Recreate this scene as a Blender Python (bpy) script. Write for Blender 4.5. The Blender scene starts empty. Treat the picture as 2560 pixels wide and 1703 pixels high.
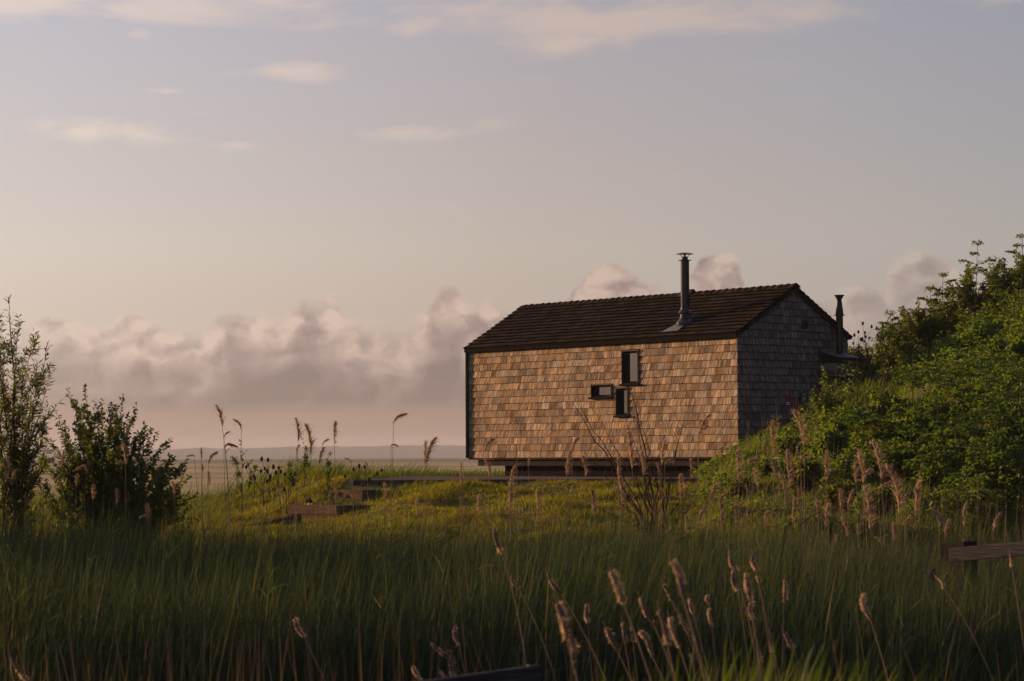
import bpy, bmesh, math, random
import numpy as np
from mathutils import Vector, Matrix, Euler

# ------------------------------------------------------------------ camera, sky, sun, exposure
sc = bpy.context.scene
COL = sc.collection
rng = np.random.default_rng(7)
random.seed(7)

F = 5981.0                      # focal length in photograph pixels (2560 wide)
CX, CY = 1280.0, 851.5
PITCH = math.radians(2.77)
ROLL = math.radians(0.25)
EXPOSURE = 1.2

cam = bpy.data.cameras.new('camera')
cam_o = bpy.data.objects.new('camera', cam)
COL.objects.link(cam_o)
cam.sensor_width = 36.0
cam.lens = 36.0 * F / 2560.0
cam.clip_start = 0.1
cam.clip_end = 20000.0
cam.dof.use_dof = True
cam.dof.focus_distance = 52.0
cam.dof.aperture_fstop = 4.0
CAM_M = Matrix.Rotation(math.pi / 2 + PITCH, 3, 'X') @ Matrix.Rotation(-ROLL, 3, 'Z')
cam_o.rotation_euler = CAM_M.to_euler()
cam_o.location = (0, 0, 0)
sc.camera = cam_o

SUN_AZ = math.radians(-60.0)    # measured from +Y, negative to the left
SUN_EL = math.radians(9.5)
SUN_DIR = Vector((math.sin(SUN_AZ) * math.cos(SUN_EL), math.cos(SUN_AZ) * math.cos(SUN_EL), math.sin(SUN_EL)))
sun = bpy.data.lights.new('sun', 'SUN')
sun.energy = 5.0
sun.angle = math.radians(0.6)
sun.color = (1.0, 0.60, 0.32)
sun_o = bpy.data.objects.new('sun', sun)
COL.objects.link(sun_o)
sun_o.rotation_euler = (-SUN_DIR).to_track_quat('-Z', 'Y').to_euler()

vs = sc.view_settings
sc.display_settings.display_device = 'sRGB'
vs.view_transform = 'Standard'
vs.look = 'None'
vs.exposure = EXPOSURE
vs.gamma = 1.0
vs.use_curve_mapping = False
sc.cycles.use_denoising = True
try:
    sc.cycles.denoiser = 'OPENIMAGEDENOISE'
except Exception:
    pass
sc.cycles.max_bounces = 4
sc.cycles.diffuse_bounces = 2
sc.cycles.glossy_bounces = 2
sc.cycles.transmission_bounces = 4
sc.cycles.volume_bounces = 0
sc.cycles.transparent_max_bounces = 6
sc.cycles.caustics_reflective = False
sc.cycles.caustics_refractive = False


def lin(c):
    return tuple(((v / 255.0) / 12.92 if v / 255.0 <= 0.04045 else ((v / 255.0 + 0.055) / 1.055) ** 2.4) for v in c)


class NT:
    """small helper to write node trees as expressions"""
    def __init__(self, tree):
        self.t = tree
        self.n = tree.nodes
        self.l = tree.links

    def new(self, kind, **kw):
        nd = self.n.new(kind)
        for k, v in kw.items():
            setattr(nd, k, v)
        return nd

    def put(self, sock, v):
        if isinstance(v, bpy.types.NodeSocket):
            self.l.new(v, sock)
        elif isinstance(v, (tuple, list)):
            v = tuple(v)
            if sock.type == 'RGBA' and len(v) == 3:
                v = v + (1.0,)
            sock.default_value = v
        else:
            sock.default_value = v

    def m(self, op, a, b=None, c=None, clamp=False):
        nd = self.new('ShaderNodeMath', operation=op, use_clamp=clamp)
        self.put(nd.inputs[0], a)
        if b is not None:
            self.put(nd.inputs[1], b)
        if c is not None:
            self.put(nd.inputs[2], c)
        return nd.outputs[0]

    def add(self, a, b): return self.m('ADD', a, b)
    def sub(self, a, b): return self.m('SUBTRACT', a, b)
    def mul(self, a, b): return self.m('MULTIPLY', a, b)

    def ss(self, x, lo, hi, o0=0.0, o1=1.0):
        nd = self.new('ShaderNodeMapRange', interpolation_type='SMOOTHSTEP')
        self.put(nd.inputs[0], x)
        for i, v in enumerate((lo, hi, o0, o1)):
            self.put(nd.inputs[1 + i], v)
        return nd.outputs[0]

    def xyz(self, x, y, z=0.0):
        nd = self.new('ShaderNodeCombineXYZ')
        for i, v in enumerate((x, y, z)):
            self.put(nd.inputs[i], v)
        return nd.outputs[0]

    def sep(self, v):
        nd = self.new('ShaderNodeSeparateXYZ')
        self.put(nd.inputs[0], v)
        return nd.outputs

    def noise(self, vec, scale=1.0, detail=4.0, rough=0.5, dist=0.0, dims='3D'):
        nd = self.new('ShaderNodeTexNoise', noise_dimensions=dims)
        if vec is not None:
            self.put(nd.inputs['Vector'], vec)
        self.put(nd.inputs['Scale'], scale)
        self.put(nd.inputs['Detail'], detail)
        self.put(nd.inputs['Roughness'], rough)
        self.put(nd.inputs['Distortion'], dist)
        return nd.outputs[0]

    def mixc(self, f, a, b, blend='MIX'):
        nd = self.new('ShaderNodeMix', data_type='RGBA', blend_type=blend)
        self.put(nd.inputs[0], f)
        self.put(nd.inputs[6], a)
        self.put(nd.inputs[7], b)
        return nd.outputs[2]

    def mixf(self, f, a, b):
        nd = self.new('ShaderNodeMix', data_type='FLOAT')
        self.put(nd.inputs[0], f)
        self.put(nd.inputs[2], a)
        self.put(nd.inputs[3], b)
        return nd.outputs[0]

    def ramp(self, f, stops, interp='LINEAR'):
        nd = self.new('ShaderNodeValToRGB')
        cr = nd.color_ramp
        cr.interpolation = interp
        while len(cr.elements) < len(stops):
            cr.elements.new(0.5)
        for e, (p, c) in zip(cr.elements, stops):
            e.position = p
            e.color = tuple(c) + (1.0,) if len(c) == 3 else c
        self.put(nd.inputs[0], f)
        return nd.outputs[0]

    def curve(self, f, pts):
        nd = self.new('ShaderNodeFloatCurve')
        mp = nd.mapping
        mp.extend = 'HORIZONTAL'
        c = mp.curves[0]
        while len(c.points) < len(pts):
            c.points.new(0.5, 0.5)
        for p, (x, y) in zip(c.points, pts):
            p.location = (x, y)
            p.handle_type = 'AUTO_CLAMPED'
        mp.update()
        self.put(nd.inputs['Value'], f)
        return nd.outputs[0]


ORD = ['first', 'second', 'third', 'fourth', 'fifth', 'sixth', 'seventh', 'eighth', 'ninth', 'tenth', 'eleventh', 'twelfth', 'thirteenth', 'fourteenth',
       'fifteenth', 'sixteenth', 'seventeenth', 'eighteenth', 'nineteenth', 'twentieth', 'twenty-first', 'twenty-second', 'twenty-third', 'twenty-fourth',
       'twenty-fifth', 'twenty-sixth', 'twenty-seventh', 'twenty-eighth', 'twenty-ninth', 'thirtieth']


def build_world():
    w = bpy.data.worlds.new('World')
    sc.world = w
    w.use_nodes = True
    t = NT(w.node_tree)
    t.n.clear()
    out = t.new('ShaderNodeOutputWorld')
    bg = t.new('ShaderNodeBackground')
    STR = 0.1
    bg.inputs[1].default_value = STR
    t.l.new(bg.outputs[0], out.inputs[0])
    K = 1.0 / (STR * 2 ** EXPOSURE)

    def C(c, k=1.0):
        return tuple(v * K * k for v in lin(c))

    tc = t.new('ShaderNodeTexCoord')
    d = tc.outputs['Generated']
    x, y, z = t.sep(d)
    az = t.m('ARCTAN2', x, y)
    el = t.m('ARCSINE', z)
    A = t.mul(az, F)               # angles in units of 1/F rad: one unit is one photograph pixel
    E = t.mul(el, F)

    # clear sky: physical sky blended with a thin evening veil
    sky = t.new('ShaderNodeTexSky', sky_type='NISHITA')
    sky.sun_disc = False
    sky.sun_elevation = SUN_EL
    sky.sun_rotation = SUN_AZ
    sky.air_density = 1.0
    sky.dust_density = 2.5
    sky.ozone_density = 1.5
    dot = t.new('ShaderNodeVectorMath', operation='DOT_PRODUCT')
    t.put(dot.inputs[0], d)
    t.put(dot.inputs[1], tuple(SUN_DIR))
    ang = t.m('DIVIDE', t.m('ARCCOSINE', dot.outputs['Value']), math.pi)
    en = t.m('DIVIDE', E, 9395.0, clamp=True)     # 0 horizon .. 1 zenith
    veil = t.ramp(en, [(0.0, C((146, 118, 100))), (0.012, C((156, 130, 114))), (0.03, C((188, 170, 158))),
                       (0.055, C((191, 176, 166))), (0.085, C((180, 169, 168))), (0.13, C((166, 160, 170))),
                       (0.3, C((150, 156, 182))), (1.0, C((138, 152, 196)))])
    fac = t.ramp(ang, [(0.0, (1.0, 0.92, 0.80)), (0.267, (0.645, 0.665, 0.675)), (0.333, (0.5, 0.5, 0.5)),
                       (0.40, (0.385, 0.425, 0.455)), (0.5, (0.28, 0.32, 0.39)), (1.0, (0.17, 0.20, 0.29))])
    veil2 = t.mixc(1.0, veil, fac, 'MULTIPLY')
    veil2 = t.mixc(1.0, veil2, (2.0, 2.0, 2.0), 'MULTIPLY')
    clear = t.mixc(0.92, sky.outputs[0], veil2)
    clear.node.label = 'clear_sky'

    # ---- high thin streaks
    wv = t.noise(t.xyz(t.m('DIVIDE', A, 420.0), t.m('DIVIDE', E, 130.0), 3.1), 1.0, 6.0, 0.58, 0.5)
    wv2 = t.noise(t.xyz(t.m('DIVIDE', A, 900.0), t.m('DIVIDE', E, 330.0), 9.7), 1.0, 3.0, 0.5, 0.3)
    band = t.ss(E, 985.0, 1120.0)
    thr = t.sub(0.90, t.mul(band, 0.46))
    thr = t.sub(thr, t.mul(t.sub(wv2, 0.5), 0.25))
    blobs = [(-1110, 805, 420, 48), (-330, 800, 200, 34), (-690, 770, 110, 20), (-510, 955, 130, 32),
             (-930, 1042, 45, 18), (-780, 850, 60, 14), (-860, 905, 60, 12), (80, 1010, 190, 90), (200, 1075, 620, 40), (-900, 1110, 420, 40)]
    mask = None
    for (a0, e0, wa, he) in blobs:
        da = t.m('DIVIDE', t.sub(A, float(a0)), float(wa))
        de = t.m('DIVIDE', t.sub(E, float(e0)), float(he))
        r = t.m('SQRT', t.add(t.mul(da, da), t.mul(de, de)))
        b = t.ss(r, 1.5, 0.0)
        mask = b if mask is None else t.m('MAXIMUM', mask, b)
    s = t.sub(t.add(0.5, t.mul(t.sub(wv, 0.5), 2.0)), t.sub(thr, t.mul(mask, t.sub(0.52, t.mul(band, 0.14)))))
    streak = t.mul(t.ss(s, -0.16, 0.46), 0.62)
    streak = t.mul(streak, t.ss(E, 500.0, 640.0))
    scol = t.mixc(1.0, t.mixc(t.ss(E, 700.0, 1300.0), C((224, 200, 180)), C((208, 186, 174))), fac, 'MULTIPLY')
    scol = t.mixc(1.0, scol, (2.05, 2.0, 1.95), 'MULTIPLY')
    col = t.mixc(streak, clear, scol)

    # ---- cumulus bank along the horizon
    an = t.m('DIVIDE', t.add(A, 1280.0 + 400.0), 3360.0)          # -400..2960 px
    top = [(-400, 360), (0, 330), (90, 345), (140, 372), (200, 366), (262, 335), (330, 362), (400, 345), (455, 318), (560, 372),
           (640, 392), (700, 372), (760, 408), (820, 412), (860, 372), (920, 345), (985, 338), (1050, 372), (1095, 430), (1130, 448),
           (1165, 402), (1230, 396), (1300, 372), (1380, 395), (1440, 440), (1500, 488), (1545, 500), (1590, 474), (1640, 458),
           (1695, 440), (1730, 488), (1780, 518), (1830, 512), (1862, 462), (1900, 405), (2020, 400), (2120, 430), (2210, 455),
           (2255, 512), (2330, 518), (2390, 455), (2560, 410), (2960, 380)]
    T = t.mul(t.curve(an, [((p + 400) / 3360.0, e / 600.0) for p, e in top]), 600.0)
    wob = t.noise(t.xyz(t.m('DIVIDE', A, 90.0), t.m('DIVIDE', E, 70.0), 1.7), 1.0, 4.0, 0.55)
    wob2 = t.noise(t.xyz(t.m('DIVIDE', A, 90.0), t.m('DIVIDE', E, 70.0), 8.2), 1.0, 4.0, 0.55)

    def puffs(oa, oe):
        a2 = t.add(t.m('DIVIDE', t.add(A, float(oa)), 105.0), t.mul(wob, 1.1))
        e2 = t.add(t.m('DIVIDE', t.add(E, float(oe)), 80.0), t.mul(wob2, 1.1))
        v = t.new('ShaderNodeTexVoronoi', feature='SMOOTH_F1', voronoi_dimensions='2D')
        v.normalize = False
        t.put(v.inputs['Vector'], t.xyz(a2, e2))
        v.inputs['Scale'].default_value = 1.0
        v.inputs['Detail'].default_value = 3.0
        v.inputs['Roughness'].default_value = 0.45
        v.inputs['Smoothness'].default_value = 0.6
        return v.outputs['Distance']
    d0 = puffs(0, 0)
    d1 = puffs(-30, 22)
    edge = t.add(t.sub(T, E), t.mul(t.sub(0.47, d0), 46.0))
    soft = t.noise(t.xyz(t.m('DIVIDE', A, 400.0), t.m('DIVIDE', E, 200.0), 5.0), 1.0, 2.0, 0.5)
    alpha = t.ss(edge, -4.0, t.add(8.0, t.mul(t.ss(soft, 0.35, 0.65), 40.0)))
    basew = t.noise(t.xyz(t.m('DIVIDE', A, 260.0), 0.4, 2.0), 1.0, 3.0, 0.5)
    be = t.add(88.0, t.mul(basew, 44.0))
    alpha = t.mul(alpha, t.ss(E, t.sub(be, 18.0), t.add(be, 40.0)))
    opac = t.curve(an, [(0.0, 0.55), ((0 + 400) / 3360, 0.35), ((150 + 400) / 3360, 0.62), ((600 + 400) / 3360, 0.86), ((1250 + 400) / 3360, 0.88),
                        ((1850 + 400) / 3360, 0.9), ((2000 + 400) / 3360, 0.5), ((2300 + 400) / 3360, 0.6), (1.0, 0.45)])
    alpha = t.mul(alpha, opac)
    depth = t.ss(edge, 15.0, 235.0)
    relief = t.mul(t.sub(d1, d0), t.sub(0.95, t.mul(depth, 0.55)))
    lit = t.add(0.70, relief)
    lit = t.sub(lit, t.mul(depth, 0.76))
    lit = t.add(lit, t.mul(t.sub(soft, 0.5), 0.42))
    lit = t.m('MULTIPLY_ADD', lit, 1.0, 0.10, clamp=True)
    ccol = t.ramp(lit, [(0.0, C((131, 113, 107))), (0.35, C((156, 134, 127))), (0.7, C((186, 161, 149))), (1.0, C((210, 184, 168)))])
    tint = t.mixc(0.72, (0.5, 0.5, 0.5), fac)
    ccol = t.mixc(1.0, ccol, tint, 'MULTIPLY')
    ccol = t.mixc(1.0, ccol, (2.0, 2.0, 2.0), 'MULTIPLY')
    col = t.mixc(alpha, col, ccol)
    t.l.new(col, bg.inputs[0])
    w.cycles.sampling_method = 'MANUAL'
    w.cycles.sample_map_resolution = 512


build_world()

# ------------------------------------------------------------------ geometry helpers
def at(px, py, Y):
    """world point at depth Y seen at photograph pixel (px, py)"""
    v = CAM_M @ Vector(((px - CX) / F, (CY - py) / F, -1.0))
    return v * (Y / v.y)


def sstep(a, b, x):
    t = np.clip((x - a) / (b - a), 0, 1)
    return t * t * (3 - 2 * t)


def np_mesh(name, V, Q=None, T=None, smooth=False):
    V = np.asarray(V, dtype=np.float32).reshape(-1, 3)
    me = bpy.data.meshes.new(name)
    me.vertices.add(len(V))
    me.vertices.foreach_set('co', V.ravel())
    loops, starts, n = [], [], 0
    if Q is not None and len(Q):
        Q = np.asarray(Q, dtype=np.int32).reshape(-1, 4)
        loops.append(Q.ravel())
        starts.append(np.arange(len(Q)) * 4)
        n = len(Q) * 4
    if T is not None and len(T):
        T = np.asarray(T, dtype=np.int32).reshape(-1, 3)
        loops.append(T.ravel())
        starts.append(n + np.arange(len(T)) * 3)
    L = np.concatenate(loops)
    S = np.concatenate(starts)
    me.loops.add(len(L))
    me.loops.foreach_set('vertex_index', L.astype(np.int32))
    me.polygons.add(len(S))
    me.polygons.foreach_set('loop_start', S.astype(np.int32))
    if smooth:
        me.polygons.foreach_set('use_smooth', np.ones(len(S), dtype=bool))
    me.update(calc_edges=True)
    return me


def obj(name, me, mat=None, parent=None, loc=None):
    o = bpy.data.objects.new(name, me)
    COL.objects.link(o)
    if mat is not None and me is not None:
        if len(me.materials) == 0:
            me.materials.append(mat)
    if loc is not None:
        o.location = loc
    if parent is not None:
        o.parent = parent
    return o


def empty(name, loc=(0, 0, 0)):
    o = bpy.data.objects.new(name, None)
    o.empty_display_size = 0.1
    COL.objects.link(o)
    o.location = loc
    return o


def tag(o, label=None, cat=None, group=None, kind=None):
    if label: o['label'] = label
    if cat: o['category'] = cat
    if group: o['group'] = group
    if kind: o['kind'] = kind
    return o


class MB:
    """collects polygons into one mesh"""
    def __init__(self):
        self.v, self.f = [], []

    def poly(self, pts, faces):
        b = len(self.v)
        self.v += [tuple(p) for p in pts]
        self.f += [tuple(i + b for i in f) for f in faces]

    def box(self, o, ax, ay, az, x0, x1, y0, y1, z0, z1):
        """box in the frame o + ax*x + ay*y + az*z"""
        P = [o + ax * a + ay * b + az * c for c in (z0, z1) for b in (y0, y1) for a in (x0, x1)]
        self.poly(P, [(0, 2, 3, 1), (4, 5, 7, 6), (0, 1, 5, 4), (2, 6, 7, 3), (0, 4, 6, 2), (1, 3, 7, 5)])

    def tube(self, pts, rad, sides=6, caps=True):
        pts = [Vector(p) for p in pts]
        n = len(pts)
        if not hasattr(rad, '__len__'):
            rad = [rad] * n
        b = len(self.v)
        up = Vector((0.13, 0.21, 0.97))
        for i, p in enumerate(pts):
            d = (pts[min(i + 1, n - 1)] - pts[max(i - 1, 0)])
            if d.length < 1e-9: d = Vector((0, 0, 1))
            d.normalize()
            r = up if abs(d.dot(up)) < 0.95 else Vector((1, 0, 0))
            a = d.cross(r).normalized()
            c = d.cross(a)
            for k in range(sides):
                th = 2 * math.pi * k / sides
                self.v.append(tuple(p + (a * math.cos(th) + c * math.sin(th)) * rad[i]))
        for i in range(n - 1):
            for k in range(sides):
                k2 = (k + 1) % sides
                self.f.append((b + i * sides + k, b + i * sides + k2, b + (i + 1) * sides + k2, b + (i + 1) * sides + k))
        if caps:
            self.f.append(tuple(b + k for k in range(sides))[::-1])
            self.f.append(tuple(b + (n - 1) * sides + k for k in range(sides)))

    def lathe(self, c, prof, sides=20):
        self.tube([Vector(c) + Vector((0, 0, z)) for z, r in prof], [r for z, r in prof], sides) if False else None
        b = len(self.v)
        for z, r in prof:
            for k in range(sides):
                th = 2 * math.pi * k / sides
                self.v.append((c[0] + math.cos(th) * r, c[1] + math.sin(th) * r, c[2] + z))
        for i in range(len(prof) - 1):
            for k in range(sides):
                k2 = (k + 1) % sides
                self.f.append((b + i * sides + k, b + i * sides + k2, b + (i + 1) * sides + k2, b + (i + 1) * sides + k))
        self.f.append(tuple(b + k for k in range(sides))[::-1])
        self.f.append(tuple(b + (len(prof) - 1) * sides + k for k in range(sides)))

    def mesh(self, name, smooth=False):
        me = bpy.data.meshes.new(name)
        me.from_pydata(self.v, [], self.f)
        me.update()
        if smooth:
            for p in me.polygons: p.use_smooth = True
        return me

    def build(self, name, mat, parent=None, smooth=False, origin=None):
        if origin is not None:
            o = Vector(origin)
            self.v = [(a - o.x, b - o.y, c - o.z) for a, b, c in self.v]
        return obj(name, self.mesh(name, smooth), mat, parent, origin)


def strands(P, D, L, W, B, segs=3, taper=1.0, side=None, tipw=0.08):
    """curved tapering ribbons. P base (N,3), D direction (N,3), L length, W width, B bend vector (N,3)"""
    P = np.asarray(P, float); N = len(P)
    D = np.asarray(D, float)
    L = np.broadcast_to(np.asarray(L, float), (N,))
    W = np.broadcast_to(np.asarray(W, float), (N,))
    B = np.broadcast_to(np.asarray(B, float), (N, 3))
    if side is None:
        r = rng.normal(size=(N, 3)); r[:, 2] *= 0.25
        side = np.cross(D, r)
    side = side / (np.linalg.norm(side, axis=1, keepdims=True) + 1e-9)
    t = np.linspace(0, 1, segs + 1)
    c = P[:, None, :] + D[:, None, :] * (L[:, None] * t)[:, :, None] + B[:, None, :] * (L[:, None] * t ** 2)[:, :, None]
    w = np.maximum(1 - t ** (2.2 * taper), tipw)
    hw = (W[:, None] * 0.5 * w)[:, :, None] * side[:, None, :]
    V = np.stack([c - hw, c + hw], axis=2).reshape(N * (segs + 1) * 2, 3)
    base = (np.arange(N) * (segs + 1) * 2)[:, None] + (np.arange(segs) * 2)[None, :]
    Q = np.stack([base, base + 1, base + 3, base + 2], axis=2).reshape(-1, 4)
    return V, Q


def leaves(P, D, L, W, fold=0.25, droop=0.0):
    """diamond leaves of 2 quads folded along the midrib -> 4 verts + mid = 2 tris each"""
    P = np.asarray(P, float); N = len(P)
    D = np.asarray(D, float); D = D / (np.linalg.norm(D, axis=1, keepdims=True) + 1e-9)
    L = np.broadcast_to(np.asarray(L, float), (N,))[:, None]
    W = np.broadcast_to(np.asarray(W, float), (N,))[:, None]
    r = rng.normal(size=(N, 3))
    s = np.cross(D, r); s /= (np.linalg.norm(s, axis=1, keepdims=True) + 1e-9)
    n = np.cross(s, D)
    tip = P + D * L
    tip[:, 2] -= droop * L[:, 0]
    mid = P + D * L * 0.42
    a = mid - s * W * 0.5 + n * W * fold
    b = mid + s * W * 0.5 + n * W * fold
    V = np.stack([P, a, tip, b], axis=1).reshape(-1, 3)
    i = np.arange(N) * 4
    T = np.stack([np.stack([i, i + 1, i + 2], 1), np.stack([i, i + 2, i + 3], 1)], 1).reshape(-1, 3)
    return V, T


def merge(parts):
    """parts: list of (V, Q or None, T or None)"""
    Vs, Qs, Ts, n = [], [], [], 0
    for V, Q, T in parts:
        Vs.append(V)
        if Q is not None: Qs.append(Q + n)
        if T is not None: Ts.append(T + n)
        n += len(V)
    return np.concatenate(Vs), (np.concatenate(Qs) if Qs else None), (np.concatenate(Ts) if Ts else None)


def unit(v):
    v = np.asarray(v, float)
    return v / (np.linalg.norm(v, axis=-1, keepdims=True) + 1e-9)


# ------------------------------------------------------------------ materials
def new_mat(name):
    m = bpy.data.materials.new(name)
    m.use_nodes = True
    t = NT(m.node_tree)
    b = t.n['Principled BSDF']
    return m, t, b


def plain(name, col, rough=0.7, metal=0.0, spec=0.0, nscale=30.0, var=0.25, bump=0.0):
    m, t, b = new_mat(name)
    g = t.new('ShaderNodeNewGeometry')
    n = t.noise(g.outputs['Position'], nscale, 5.0, 0.6)
    c = t.mixc(n, tuple(v * (1 - var) for v in col), tuple(v * (1 + var) for v in col))
    t.put(b.inputs['Base Color'], c)
    t.put(b.inputs['Roughness'], t.mixf(n, max(rough - 0.08, 0.03), min(rough + 0.08, 1.0)))
    b.inputs['Metallic'].default_value = metal
    b.inputs['Specular IOR Level'].default_value = spec
    if bump:
        bp = t.new('ShaderNodeBump')
        bp.inputs['Distance'].default_value = bump
        t.put(bp.inputs['Height'], n)
        t.l.new(bp.outputs[0], b.inputs['Normal'])
    return m


def leaf_mat(name, cols, trans=0.4, rough=0.55, spec=0.1, tint=(1.25, 1.15, 0.45), obj_random=False, patch=None):
    """foliage: principled + translucent, colour varied per leaf (mesh island) and in patches of the plant stand"""
    m, t, b = new_mat(name)
    g = t.new('ShaderNodeNewGeometry')
    f = g.outputs['Random Per Island']
    if obj_random:
        oi = t.new('ShaderNodeObjectInfo')
        f = t.m('FRACT', t.add(t.mul(f, 0.6), oi.outputs['Random']))
    c = t.ramp(f, [(i / (len(cols) - 1), c_) for i, c_ in enumerate(cols)])
    n = t.noise(g.outputs['Position'], 1.3, 3.0, 0.6)
    c = t.mixc(1.0, c, t.ramp(n, [(0.3, (0.72, 0.76, 0.8)), (0.7, (1.25, 1.2, 1.05))]), 'MULTIPLY')
    if patch is not None:
        n2 = t.noise(g.outputs['Position'], patch[1], 4.0, 0.6)
        c = t.mixc(t.ss(n2, 0.45, 0.65), c, t.mixc(0.7, c, patch[0]))
    t.put(b.inputs['Base Color'], c)
    b.inputs['Roughness'].default_value = rough
    b.inputs['Specular IOR Level'].default_value = spec
    tr = t.new('ShaderNodeBsdfTranslucent')
    t.put(tr.inputs[0], t.mixc(1.0, c, tint, 'MULTIPLY'))
    mx = t.new('ShaderNodeMixShader')
    mx.inputs[0].default_value = trans
    t.l.new(b.outputs[0], mx.inputs[1])
    t.l.new(tr.outputs[0], mx.inputs[2])
    t.l.new(mx.outputs[0], t.n['Material Output'].inputs[0])
    return m


# house frame: C near corner, e1 along the long wall (to the far left), e2 along the gable (to the far right)
C0 = Vector((4.70, 49.8, 0.0))
e1 = Vector((-0.6455, 0.7638, 0.0)).normalized()
e2 = Vector((0.7638, 0.6455, 0.0)).normalized()
UP = Vector((0, 0, 1))
ZB = -0.02      # bottom of the cladding
LW, GW = 8.86, 3.40


def H(u, v, z):
    return C0 + e1 * u + e2 * v + UP * z


def shingle_mat(name, dark, mid, light, axis, per_object, moss=None, grain=1.0):
    m, t, b = new_mat(name)
    g = t.new('ShaderNodeNewGeometry')
    P = g.outputs['Position']
    if per_object:
        rnd = t.new('ShaderNodeObjectInfo').outputs['Random']
    else:
        rnd = g.outputs['Random Per Island']
    dt = t.new('ShaderNodeVectorMath', operation='DOT_PRODUCT')
    t.put(dt.inputs[0], P)
    t.put(dt.inputs[1], tuple(axis))
    s = dt.outputs['Value']
    z = t.sep(P)[2]
    r2 = t.m('FRACT', t.mul(rnd, 17.31))
    r3 = t.m('FRACT', t.mul(rnd, 53.77))
    shear = t.add(0.06, t.mul(r2, 0.40))
    sg = t.add(s, t.mul(z, shear))
    gv = t.xyz(t.mul(sg, 34.0), t.mul(z, 2.2), t.mul(rnd, 91.0))
    gr = t.noise(gv, 1.0, 3.0, 0.65, 0.35)
    fine = t.noise(t.xyz(t.mul(sg, 150.0), t.mul(z, 6.0), t.mul(rnd, 31.0)), 1.0, 2.0, 0.6)
    blot = t.noise(t.xyz(t.mul(s, 9.0), t.mul(z, 6.0), t.mul(rnd, 11.0)), 1.0, 3.0, 0.6)
    stain = t.noise(t.xyz(t.mul(s, 1.7), t.mul(z, 0.55), 4.0), 1.0, 4.0, 0.6)
    tone = t.add(t.add(t.mul(r3, 0.44), t.mul(blot, 0.36)), t.mul(stain, 0.20))
    c = t.ramp(tone, [(0.12, dark), (0.42, mid), (0.80, light)])
    c = t.mixc(t.ss(gr, 0.40, 0.66), t.mixc(1.0, c, (0.40, 0.37, 0.36), 'MULTIPLY'), c)
    c = t.mixc(t.mul(t.ss(fine, 0.45, 0.7), 0.6), c, t.mixc(1.0, c, (1.45, 1.4, 1.3), 'MULTIPLY'))
    r4 = t.m('FRACT', t.mul(rnd, 131.9))
    gm = t.new('ShaderNodeRGBToBW'); t.put(gm.inputs[0], c)
    grey = t.mixc(1.0, (1.07, 0.98, 0.90), gm.outputs[0], 'MULTIPLY')
    c = t.mixc(t.mul(t.ss(r4, 0.35, 1.0), 0.55), c, grey)
    if moss is not None:
        mn = t.noise(P, 1.6, 5.0, 0.65)
        mf = t.mul(t.ss(mn, 0.50, 0.72), 0.38)
        c = t.mixc(mf, c, t.mixc(fine, moss, tuple(v * 1.7 for v in moss)))
    t.put(b.inputs['Base Color'], c)
    b.inputs['Roughness'].default_value = 0.9
    b.inputs['Specular IOR Level'].default_value = 0.0
    bp = t.new('ShaderNodeBump')
    bp.inputs['Distance'].default_value = 0.006 * grain
    bp.inputs['Strength'].default_value = 0.8
    t.put(bp.inputs['Height'], t.add(gr, t.mul(fine, 0.35)))
    t.l.new(bp.outputs[0], b.inputs['Normal'])
    return m


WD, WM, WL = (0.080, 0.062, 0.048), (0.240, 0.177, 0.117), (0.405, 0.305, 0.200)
M_SHADEBLACK = plain('shade_black_timber', (0.010, 0.008, 0.007), 0.9, spec=0.0, nscale=25, var=0.4)  # near-black timber: shade under floor, eave and shingles put into the colour
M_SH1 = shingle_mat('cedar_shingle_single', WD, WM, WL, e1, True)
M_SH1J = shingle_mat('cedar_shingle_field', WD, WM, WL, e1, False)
M_SH2J = shingle_mat('shaded_gable_shingle', (0.100, 0.083, 0.076), (0.168, 0.142, 0.131), (0.245, 0.210, 0.195), e2, False)  # greyer, darker copy of the front shingles: gable shade painted into its tones
RD, RM, RL = (0.017, 0.013, 0.0115), (0.029, 0.022, 0.019), (0.048, 0.037, 0.030)
MOSS = (0.038, 0.034, 0.010)
M_RF = shingle_mat('roof_shingle_single', RD, RM, RL, e1, True, MOSS, 1.6)
M_RFJ = shingle_mat('roof_shingle_field', RD, RM, RL, e1, False, MOSS, 1.6)
M_DARKWOOD = plain('dark_stained_timber', (0.026, 0.021, 0.018), 0.85, spec=0.0, nscale=25, var=0.4, bump=0.003)
M_FRAME = plain('charcoal_window_timber', (0.012, 0.011, 0.011), 0.6, spec=0.0, nscale=40, var=0.3)
M_LITTRIM = plain('sunlit_window_trim', (0.10, 0.07, 0.048), 0.75, nscale=60, var=0.35, bump=0.002)  # paler than the frame: sunlight on head and right edge put into colour
M_FLUE = plain('black_flue_enamel', (0.010, 0.0095, 0.010), 0.13, metal=0.0, spec=0.30, nscale=18, var=0.3)
M_LEAD = plain('lead_flashing', (0.085, 0.083, 0.092), 0.6, metal=0.1, spec=0.15, nscale=30, var=0.25)
M_SLEEPER = plain('oak_sleeper', (0.085, 0.054, 0.033), 0.85, nscale=14, var=0.5, bump=0.008)
M_GREYWOOD = plain('grey_weathered_rail', (0.055, 0.051, 0.056), 0.85, nscale=18, var=0.45, bump=0.006)
M_GRAVEL = plain('dark_gravel', (0.09, 0.075, 0.065), 0.95, nscale=45, var=0.6, bump=0.01)
M_RED = plain('red_paint', (0.26, 0.012, 0.018), 0.45, nscale=40, var=0.2)
M_WHITE = plain('white_print', (0.75, 0.74, 0.74), 0.6, nscale=50, var=0.1)
M_VALVE = plain('grey_green_metal', (0.17, 0.24, 0.24), 0.45, metal=0.3, nscale=50, var=0.25)
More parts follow.
